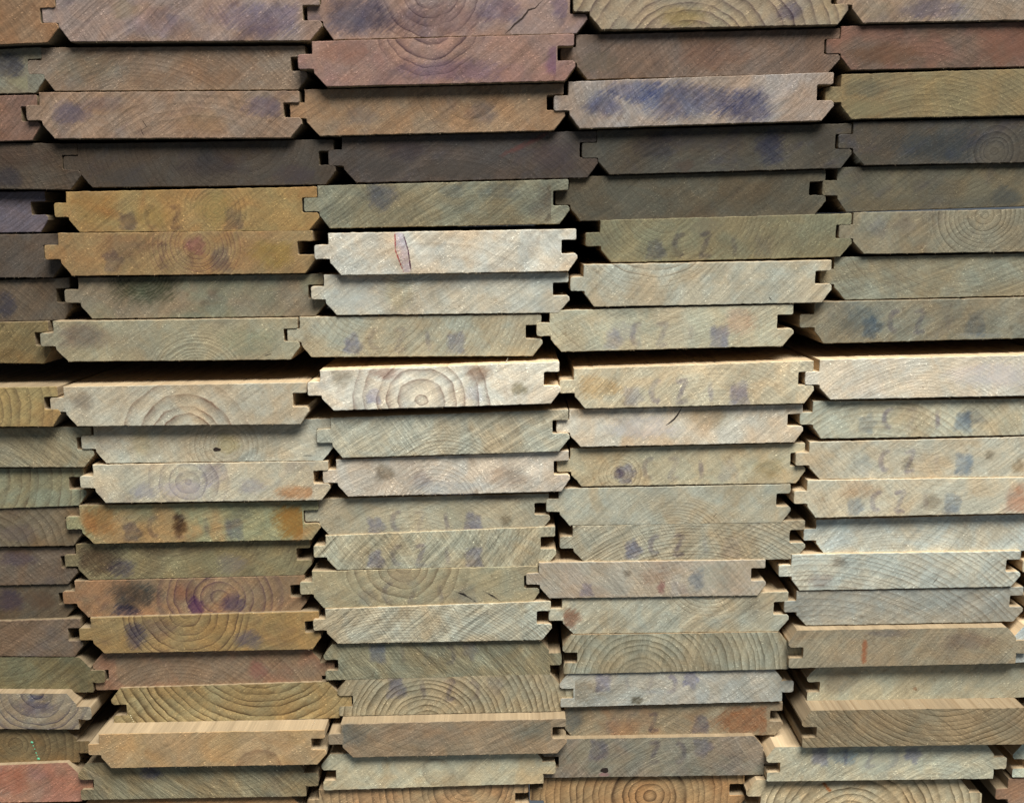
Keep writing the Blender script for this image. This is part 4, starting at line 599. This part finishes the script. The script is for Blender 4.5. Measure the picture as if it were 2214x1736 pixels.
def soft_mesh(name, verts, faces, ink, mat, parent, props=None):
    me = bpy.data.meshes.new(name)
    me.from_pydata([(a * S, b * S, c * S) for a, b, c in verts], [], faces)
    at = me.attributes.new('ink', 'FLOAT', 'POINT')
    for i, v in enumerate(ink):
        at.data[i].value = v
    me.materials.append(mat)
    o = bpy.data.objects.new(name, me)
    scene.collection.objects.link(o)
    o.parent = parent
    return o


def ribbon(verts, faces, ink, pts, w, fy, lift=0.06, taper=False):
    base = len(verts)
    n = len(pts)
    for i, p in enumerate(pts):
        a = Vector(pts[max(0, i - 1)])
        b = Vector(pts[min(n - 1, i + 1)])
        d = (b - a).normalized()
        nr = Vector((-d.y, d.x))
        ww = w * (math.sin(math.pi * (i + .6) / (n + .2)) if taper else 1.0)
        end = 0.35 if i in (0, n - 1) else 1.0
        for s, k in ((-1, 0.0), (0, 1.0), (1, 0.0)):
            q = Vector(p) + nr * ww * s
            verts.append((q.x, fy(q.x, q.y) - lift, q.y))
            ink.append(k * end)
    for i in range(n - 1):
        for c in range(2):
            a = base + i * 3 + c
            faces.append([a, a + 1, a + 4, a + 3])


def blob(verts, faces, ink, cx, cz, rx, rz, fy, shape=None, lift=0.06, n=28, rng=None):
    base = len(verts)
    verts.append((cx, fy(cx, cz) - lift, cz))
    ink.append(1.0)
    rings_ = ((0.40, 1.0), (1.0, 0.0))
    for rr, kk in rings_:
        for i in range(n):
            a = 2 * math.pi * i / n
            k = 1.0
            if shape == 'block':
                k = min(1 / max(abs(math.cos(a)), 1e-3), 1 / max(abs(math.sin(a)), 1e-3)) * .92
                k = min(k, 1.25)
            elif shape == 'star':
                k = 0.72 + 0.38 * abs(math.cos(a * 2.5))
            w = 1 + 0.10 * math.sin(a * 3 + cx) + 0.06 * math.sin(a * 5 + cz)
            x = cx + rx * rr * k * w * math.cos(a) * (1.0 if shape != 'block' else 1 - .18 * math.sin(a))
            z = cz + rz * rr * k * w * math.sin(a)
            verts.append((x, fy(x, z) - lift, z))
            ink.append(kk)
    for i in range(n):
        j = (i + 1) % n
        faces.append([base, base + 1 + j, base + 1 + i])
        faces.append([base + 1 + i, base + 1 + j, base + 1 + n + j, base + 1 + n + i])


def stamp(bd, W, h, parent, fy, kind):
    """The yard's ink stamp: star, C Z, I and a solid block, printed along the lower half of the end."""
    q = bd['q']
    flip = bd['f']
    rng = random.Random(bd['c'] * 37 + bd['r'])
    W0 = min(W, 5.3 * h)

    dv = 0.0

    def P(u, v):
        if flip or kind == 2:
            u, v = W0 - u, 1 - v - dv
        else:
            v += dv
        x = q[0] + u
        s = u / W
        top = q[2] + (q[4] - q[2]) * s
        bot = q[3] + (q[5] - q[3]) * s
        return (x, bot + (top - bot) * v)
    off = rng.uniform(-.03, .03) * W0
    dv = rng.uniform(-.07, .09)
    v0, v1 = 0.12, 0.60
    if kind == 4:
        off += .0 * W0
    mat = M_INK_TEAL if kind == 4 else M_INK
    lt = 0.055
    if kind != 3:
        V, Fc, I = [], [], []
        for u, shape, rx, rz in ((.265, 'star', .056, .36), (.745, 'block', .056, .38)):
            V, Fc, I = [], [], []
            c = P(u * W0 + off, 0.28 if shape == 'star' else .31)
            blob(V, Fc, I, c[0], c[1], rx * W0, rz * h, fy, shape, lt)
            V = [(x, y, max(z, min(q[3], q[5]) + .8)) for x, y, z in V] if not (flip or kind == 2) else [(x, y, min(z, max(q[2], q[4]) - .8)) for x, y, z in V]
            soft_mesh('ink_smudge', V, Fc, I, mat, parent)
        lw = 0.040 * h
        c = []
        for k in range(9):
            a = math.radians(55 + k * 250 / 8)
            c.append(P(W0 * .375 + off + math.cos(a) * .024 * W0 / .9, (v0 + v1) / 2 + .06 + math.sin(a) * .24))
        shapes = [c,
                  [P(W0 * .455 + off, v1 + .06), P(W0 * .482 + off, v1 + .06), P(W0 * .512 + off, v1 + .06)],
                  [P(W0 * .512 + off, v1 + .06), P(W0 * .483 + off, .36), P(W0 * .458 + off, v0 + .03)],
                  [P(W0 * .458 + off, v0 + .03), P(W0 * .485 + off, v0 + .03), P(W0 * .515 + off, v0 + .03)],
                  [P(W0 * .615 + off, v1 + .02), P(W0 * .615 + off, .36), P(W0 * .615 + off, v0)]]
        # one object per letter
        groups = [[shapes[0]], shapes[1:4], [shapes[4]]]
        for gi, g in enumerate(groups):
            V, Fc, I = [], [], []
            for k, s in enumerate(g):
                ribbon(V, Fc, I, s, lw * 2.6, fy, 0.05 + 0.012 * k)
            soft_mesh('stamped_letter', V, Fc, I, M_LETTER, parent)
    else:
        V, Fc, I = [], [], []
        for u, rx in ((.24, .04), (.70, .055)):
            V, Fc, I = [], [], []
            c = P(u * W0, 0.26)
            blob(V, Fc, I, c[0], c[1], rx * W0, .24 * h, fy, 'block', lt)
            soft_mesh('ink_smudge', V, Fc, I, mat, parent)


LENGTH = 1500.0
rng_fuzz = random.Random(5)
props_by = {}


def set_props(o, bd):
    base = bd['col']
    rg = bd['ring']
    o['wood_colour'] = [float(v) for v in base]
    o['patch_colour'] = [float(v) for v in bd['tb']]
    o['ring_colour'] = [float(v) for v in bd['rt']]
    o['ring_centre'] = [float(rg[0]), float(rg[1]), float(rg[2])]
    o['ring_look'] = [float(rg[3]), float(rg[4]), float(bd['seed'])]
    o['face_amounts'] = [float(bd['tba']), float(bd['stain']), float(bd['saw'])]
    o['fleck_amount'] = float(bd['fleck'])
    if o.name.startswith(('ink_smudge', 'stamped_letter')):
        o['print_strength'] = random.Random(o.name + str(bd['seed'])).choice((.3, .55, .75, .9, 1.0))
    m = max(base)
    lum = sum(base) / 3
    k = 0.08 + lum * 0.78
    o['side_colour'] = [k * 1.18, k * 0.90, k * 0.56]
    a = math.radians(bd['ang'])
    o['saw_direction'] = [math.cos(a), math.sin(a), bd['freq']]


for bd in BOARDS:
    c, r = bd['c'], bd['r']
    rng = random.Random(c * 101 + r * 7)
    q = bd['q']
    bd['seed'] = round(rng.uniform(1, 90), 2)
    bd.setdefault('tb', [bd['col'][0] * .95, bd['col'][1] * .78, bd['col'][2] * .62])
    bd.setdefault('tba', .6)
    bd.setdefault('stain', .12)
    bd.setdefault('saw', .55)
    bd.setdefault('fleck', .7)
    lum = sum(bd['col']) / 3
    bd.setdefault('rt', [lum * .55, lum * .38, lum * .22])
    if 'ring' not in bd:
        bd['ring'] = [rng.uniform(-30, 30), rng.choice((-1, 1)) * rng.uniform(25, 60), rng.uniform(1.8, 3.2), rng.uniform(.14, .26), 0]
    bd['tilt'] = (rng.uniform(-.35, .35), rng.uniform(-.8, .8))
    bd['freq'] = rng.uniform(.75, 1.15)
    bd['bow'] = rng.uniform(-.12, .12)
    body, tongue, W, h = profile(bd, rng)
    root = bpy.data.objects.new('decking_board', None)
    scene.collection.objects.link(root)
    root.empty_display_size = 0.01
    root.location = (bd['x'] * S, -bd['p'] * S, bd['z'] * S)
    root['label'] = bd['label']
    root['category'] = 'board'
    root['group'] = 'tongue and groove boards stacked flat with their ends showing'
    rag = 0.09
    kids = []
    o, fy = make_piece('board_body', bd, body, W, root, rag, bd['seed'])
    kids.append(o)
    o, _ = make_piece('tongue', bd, tongue, W, root, rag, bd['seed'])
    kids.append(o)
    if bd.get('stamp'):
        stamp(bd, W, h, root, fy, bd['stamp'])
    for k, mk in enumerate(bd.get('marks', ())):
        V, Fc, I = [], [], []
        blob(V, Fc, I, mk[1], mk[2], mk[3] * 1.4, mk[4] * 1.4, fy, None, 0.03 + .004 * k)
        # keep the mark inside the board's own face
        V = [(max(q[0] + .2, min(x, q[1] - .40 * h)) if not bd['f'] else max(q[0] + .40 * h, min(x, q[1] - .2)), y, max(min(z, max(q[2], q[4]) - .6), min(q[3], q[5]) + .6)) for x, y, z in V]
        o = soft_mesh(mk[0], V, Fc, I, M_MARK, root)
        mark_props(o, bd['col'], mk[5], mk[6])
    if 'streak' in bd:
        a, b_, w_, col = bd['streak']
        V, Fc, I = [], [], []
        pts = [tuple(Vector(a).lerp(Vector(b_), t / 6)) for t in range(7)]
        ribbon(V, Fc, I, pts, w_, fy, 0.045)
        o = soft_mesh('resin_streak', V, Fc, I, M_MARK, root)
        mark_props(o, bd['col'], col, .85)
    if 'split' in bd:
        pl = bd['split'][0]
        V, Fc, I = [], [], []
        left = [pl[0], pl[5], pl[4]]
        right = [pl[1], pl[2], pl[3]]
        mid = [((a[0] + b_[0]) / 2, (a[1] + b_[1]) / 2) for a, b_ in zip(left, right)]
        for row_ in zip(left, mid, right):
            for p, kk in zip(row_, (0.55, 1, 0.55)):
                V.append((p[0], fy(*p) - .04, p[1]))
                I.append(kk)
        for i in range(2):
            for cc in range(2):
                a = i * 3 + cc
                Fc.append([a, a + 1, a + 4, a + 3])
        o = soft_mesh('bark_streak', V, Fc, I, M_MARK, root)
        mark_props(o, bd['col'], [0.46, 0.41, 0.45], .8)
        for line, col in ((left, [.42, .12, .12]), (right, [.16, .07, .12])):
            V, Fc, I = [], [], []
            pp = [tuple(Vector(line[0]).lerp(Vector(line[1]), t / 3)) for t in range(3)] + [tuple(Vector(line[1]).lerp(Vector(line[2]), t / 3)) for t in range(4)]
            ribbon(V, Fc, I, pp, .55, fy, 0.07)
            o = soft_mesh('resin_streak', V, Fc, I, M_MARK, root)
            mark_props(o, bd['col'], col, 1.0)
    if 'crack' in bd:
        V, Fc, I = [], [], []
        pts = bd['crack']
        fine = []
        for i in range(len(pts) - 1):
            for t in range(3):
                p = Vector(pts[i]).lerp(Vector(pts[i + 1]), t / 3)
                fine.append((p.x + rng.uniform(-.12, .12), p.y + rng.uniform(-.12, .12)))
        fine.append(tuple(pts[-1]))
        ribbon(V, Fc, I, fine, .42, fy, 0.075, taper=True)
        soft_mesh('crack', V, Fc, I, M_DARK, root)
    if 'slits' in bd:
        for sl in bd['slits']:
            V, Fc, I = [], [], []
            ribbon(V, Fc, I, [tuple(p) for p in sl[:3]], .9, fy, 0.075, taper=True)
            o = soft_mesh('crack', V, Fc, I, M_MARK, root)
            mark_props(o, bd['col'], [.03, .02, .03], 1.0)
    if 'hole' in bd:
        hx, hz, ra, rb = bd['hole']
        V, Fc, I = [], [], []
        blob(V, Fc, I, hx, hz, ra, rb, fy, None, 0.08, 14)
        soft_mesh('knot_hole', V, Fc, I, M_DARK, root)
    for key, nm, mt in (('paint', 'paint_spot', M_GREEN), ('beads', 'resin_bead', M_BEAD)):
        for px, pz, pr in bd.get(key, ()):
            V, Fc, I = [], [], []
            V.append((px, fy(px, pz) - pr * .35 - .05, pz))
            n_ = 9
            for k in range(n_):
                a = 2 * math.pi * k / n_
                rr = pr * rng.uniform(.6, 1.15)
                V.append((px + rr * math.cos(a), fy(px, pz) - .02, pz + rr * math.sin(a)))
            Fc = [[0, 1 + (k + 1) % n_, 1 + k] for k in range(n_)]
            soft_mesh(nm, V, Fc, [0] * len(V), mt, root)
    if 'splinter' in bd:
        (ax, az), (bx, bz) = bd['splinter']
        V = [(ax - .35, .3, az), (ax + .35, .3, az), (ax, -.1, az), (bx + .1, .1, bz), (bx - .15, .2, bz - .3)]
        soft_mesh('splinter', V, [[0, 2, 4], [2, 1, 3], [2, 3, 4], [1, 0, 4], [1, 4, 3]], [0] * 5, M_FIBRE, root)
    if bd.get('rc'):
        for k in range(rng.randint(1, 2)):
            sx, sz = rng.uniform(q[0] + .5 * h, q[1] - .6 * h), rng.uniform(-.25, .25) * h
            an = math.atan2(sz - bd['ring'][1], sx - bd['ring'][0]) + rng.uniform(-.2, .2)
            ln = rng.uniform(2.5, 6.0)
            pts = []
            for t in range(7):
                x, z = sx + math.cos(an) * ln * t / 6 + rng.uniform(-.12, .12), sz + math.sin(an) * ln * t / 6 + rng.uniform(-.12, .12)
                if q[3] + 1 < z < q[4] - 1 and q[5] + 1 < z < q[2] - 1:
                    pts.append((x, z))
            if len(pts) > 3:
                V, Fc, I = [], [], []
                ribbon(V, Fc, I, pts, .13, fy, 0.08, taper=True)
                soft_mesh('crack', V, Fc, I, M_DARK, root)
    V, Fc = [], []
    xa, xb = q[0] + (.3 * h if not bd['f'] else 0), q[1] - (.25 * h if not bd['f'] else 0)
    for k in range(rng.randint(5, 16)):
        x = rng.uniform(xa, xb)
        lowe = rng.random() < .75
        s_ = (x - q[0]) / W
        z = (q[3] + (q[5] - q[3]) * s_) if lowe else (q[2] + (q[4] - q[2]) * s_)
        ln = rng.uniform(.3, 1.1)
        an = (-1 if lowe else 1) * rng.uniform(.5, 2.6)
        dx_, dz_ = math.cos(an) * ln, math.sin(an) * ln * .6
        wd = rng.uniform(.05, .13)
        n0 = len(V)
        y0 = fy(x, z)
        V += [(x - wd, y0 + .05, z), (x + wd, y0 + .05, z), (x + dx_, y0 - .25, z + dz_), (x, y0 + .35, z)]
        Fc += [[n0, n0 + 1, n0 + 2], [n0, n0 + 2, n0 + 3], [n0 + 1, n0 + 3, n0 + 2]]
    o = soft_mesh('torn_fibres', V, Fc, [0] * len(V), M_SIDE, root)
    o['kind'] = 'stuff'
    for ch in list(root.children):
        set_props(ch, bd)


# sawdust and crumbs of wood caught on the ledges of the boards that stick out
rng = random.Random(77)
V, Fc = [], []
for bd in BOARDS:
    if (bd['c'], bd['r']) not in LEDGES:
        continue
    q = bd['q']
    depth, count = LEDGES[(bd['c'], bd['r'])]
    for k in range(count):
        u = rng.random()
        x = q[0] + 3 + (q[1] - q[0] - 8) * u
        z = q[2] + (q[4] - q[2]) * (x - q[0]) / (q[1] - q[0]) + .08 + bd['bow']
        y = rng.uniform(.5, depth)
        s_ = rng.uniform(.08, .30)
        n0 = len(V)
        for t in range(4):
            V.append(((bd['x'] + x + rng.uniform(-s_, s_)) * S, (-bd['p'] + y + rng.uniform(-s_, s_)) * S, (bd['z'] + z + rng.uniform(-.05, s_)) * S))
        Fc += [[n0, n0 + 1, n0 + 2], [n0, n0 + 2, n0 + 3], [n0, n0 + 3, n0 + 1], [n0 + 1, n0 + 3, n0 + 2]]
me = bpy.data.meshes.new('sawdust')
me.from_pydata(V, [], Fc)
me.materials.append(M_FIBRE)
dust = bpy.data.objects.new('sawdust', me)
scene.collection.objects.link(dust)
dust['kind'] = 'stuff'
dust['label'] = 'fine crumbs of sawdust lying on the ledges of boards that stick out'
dust['category'] = 'sawdust'
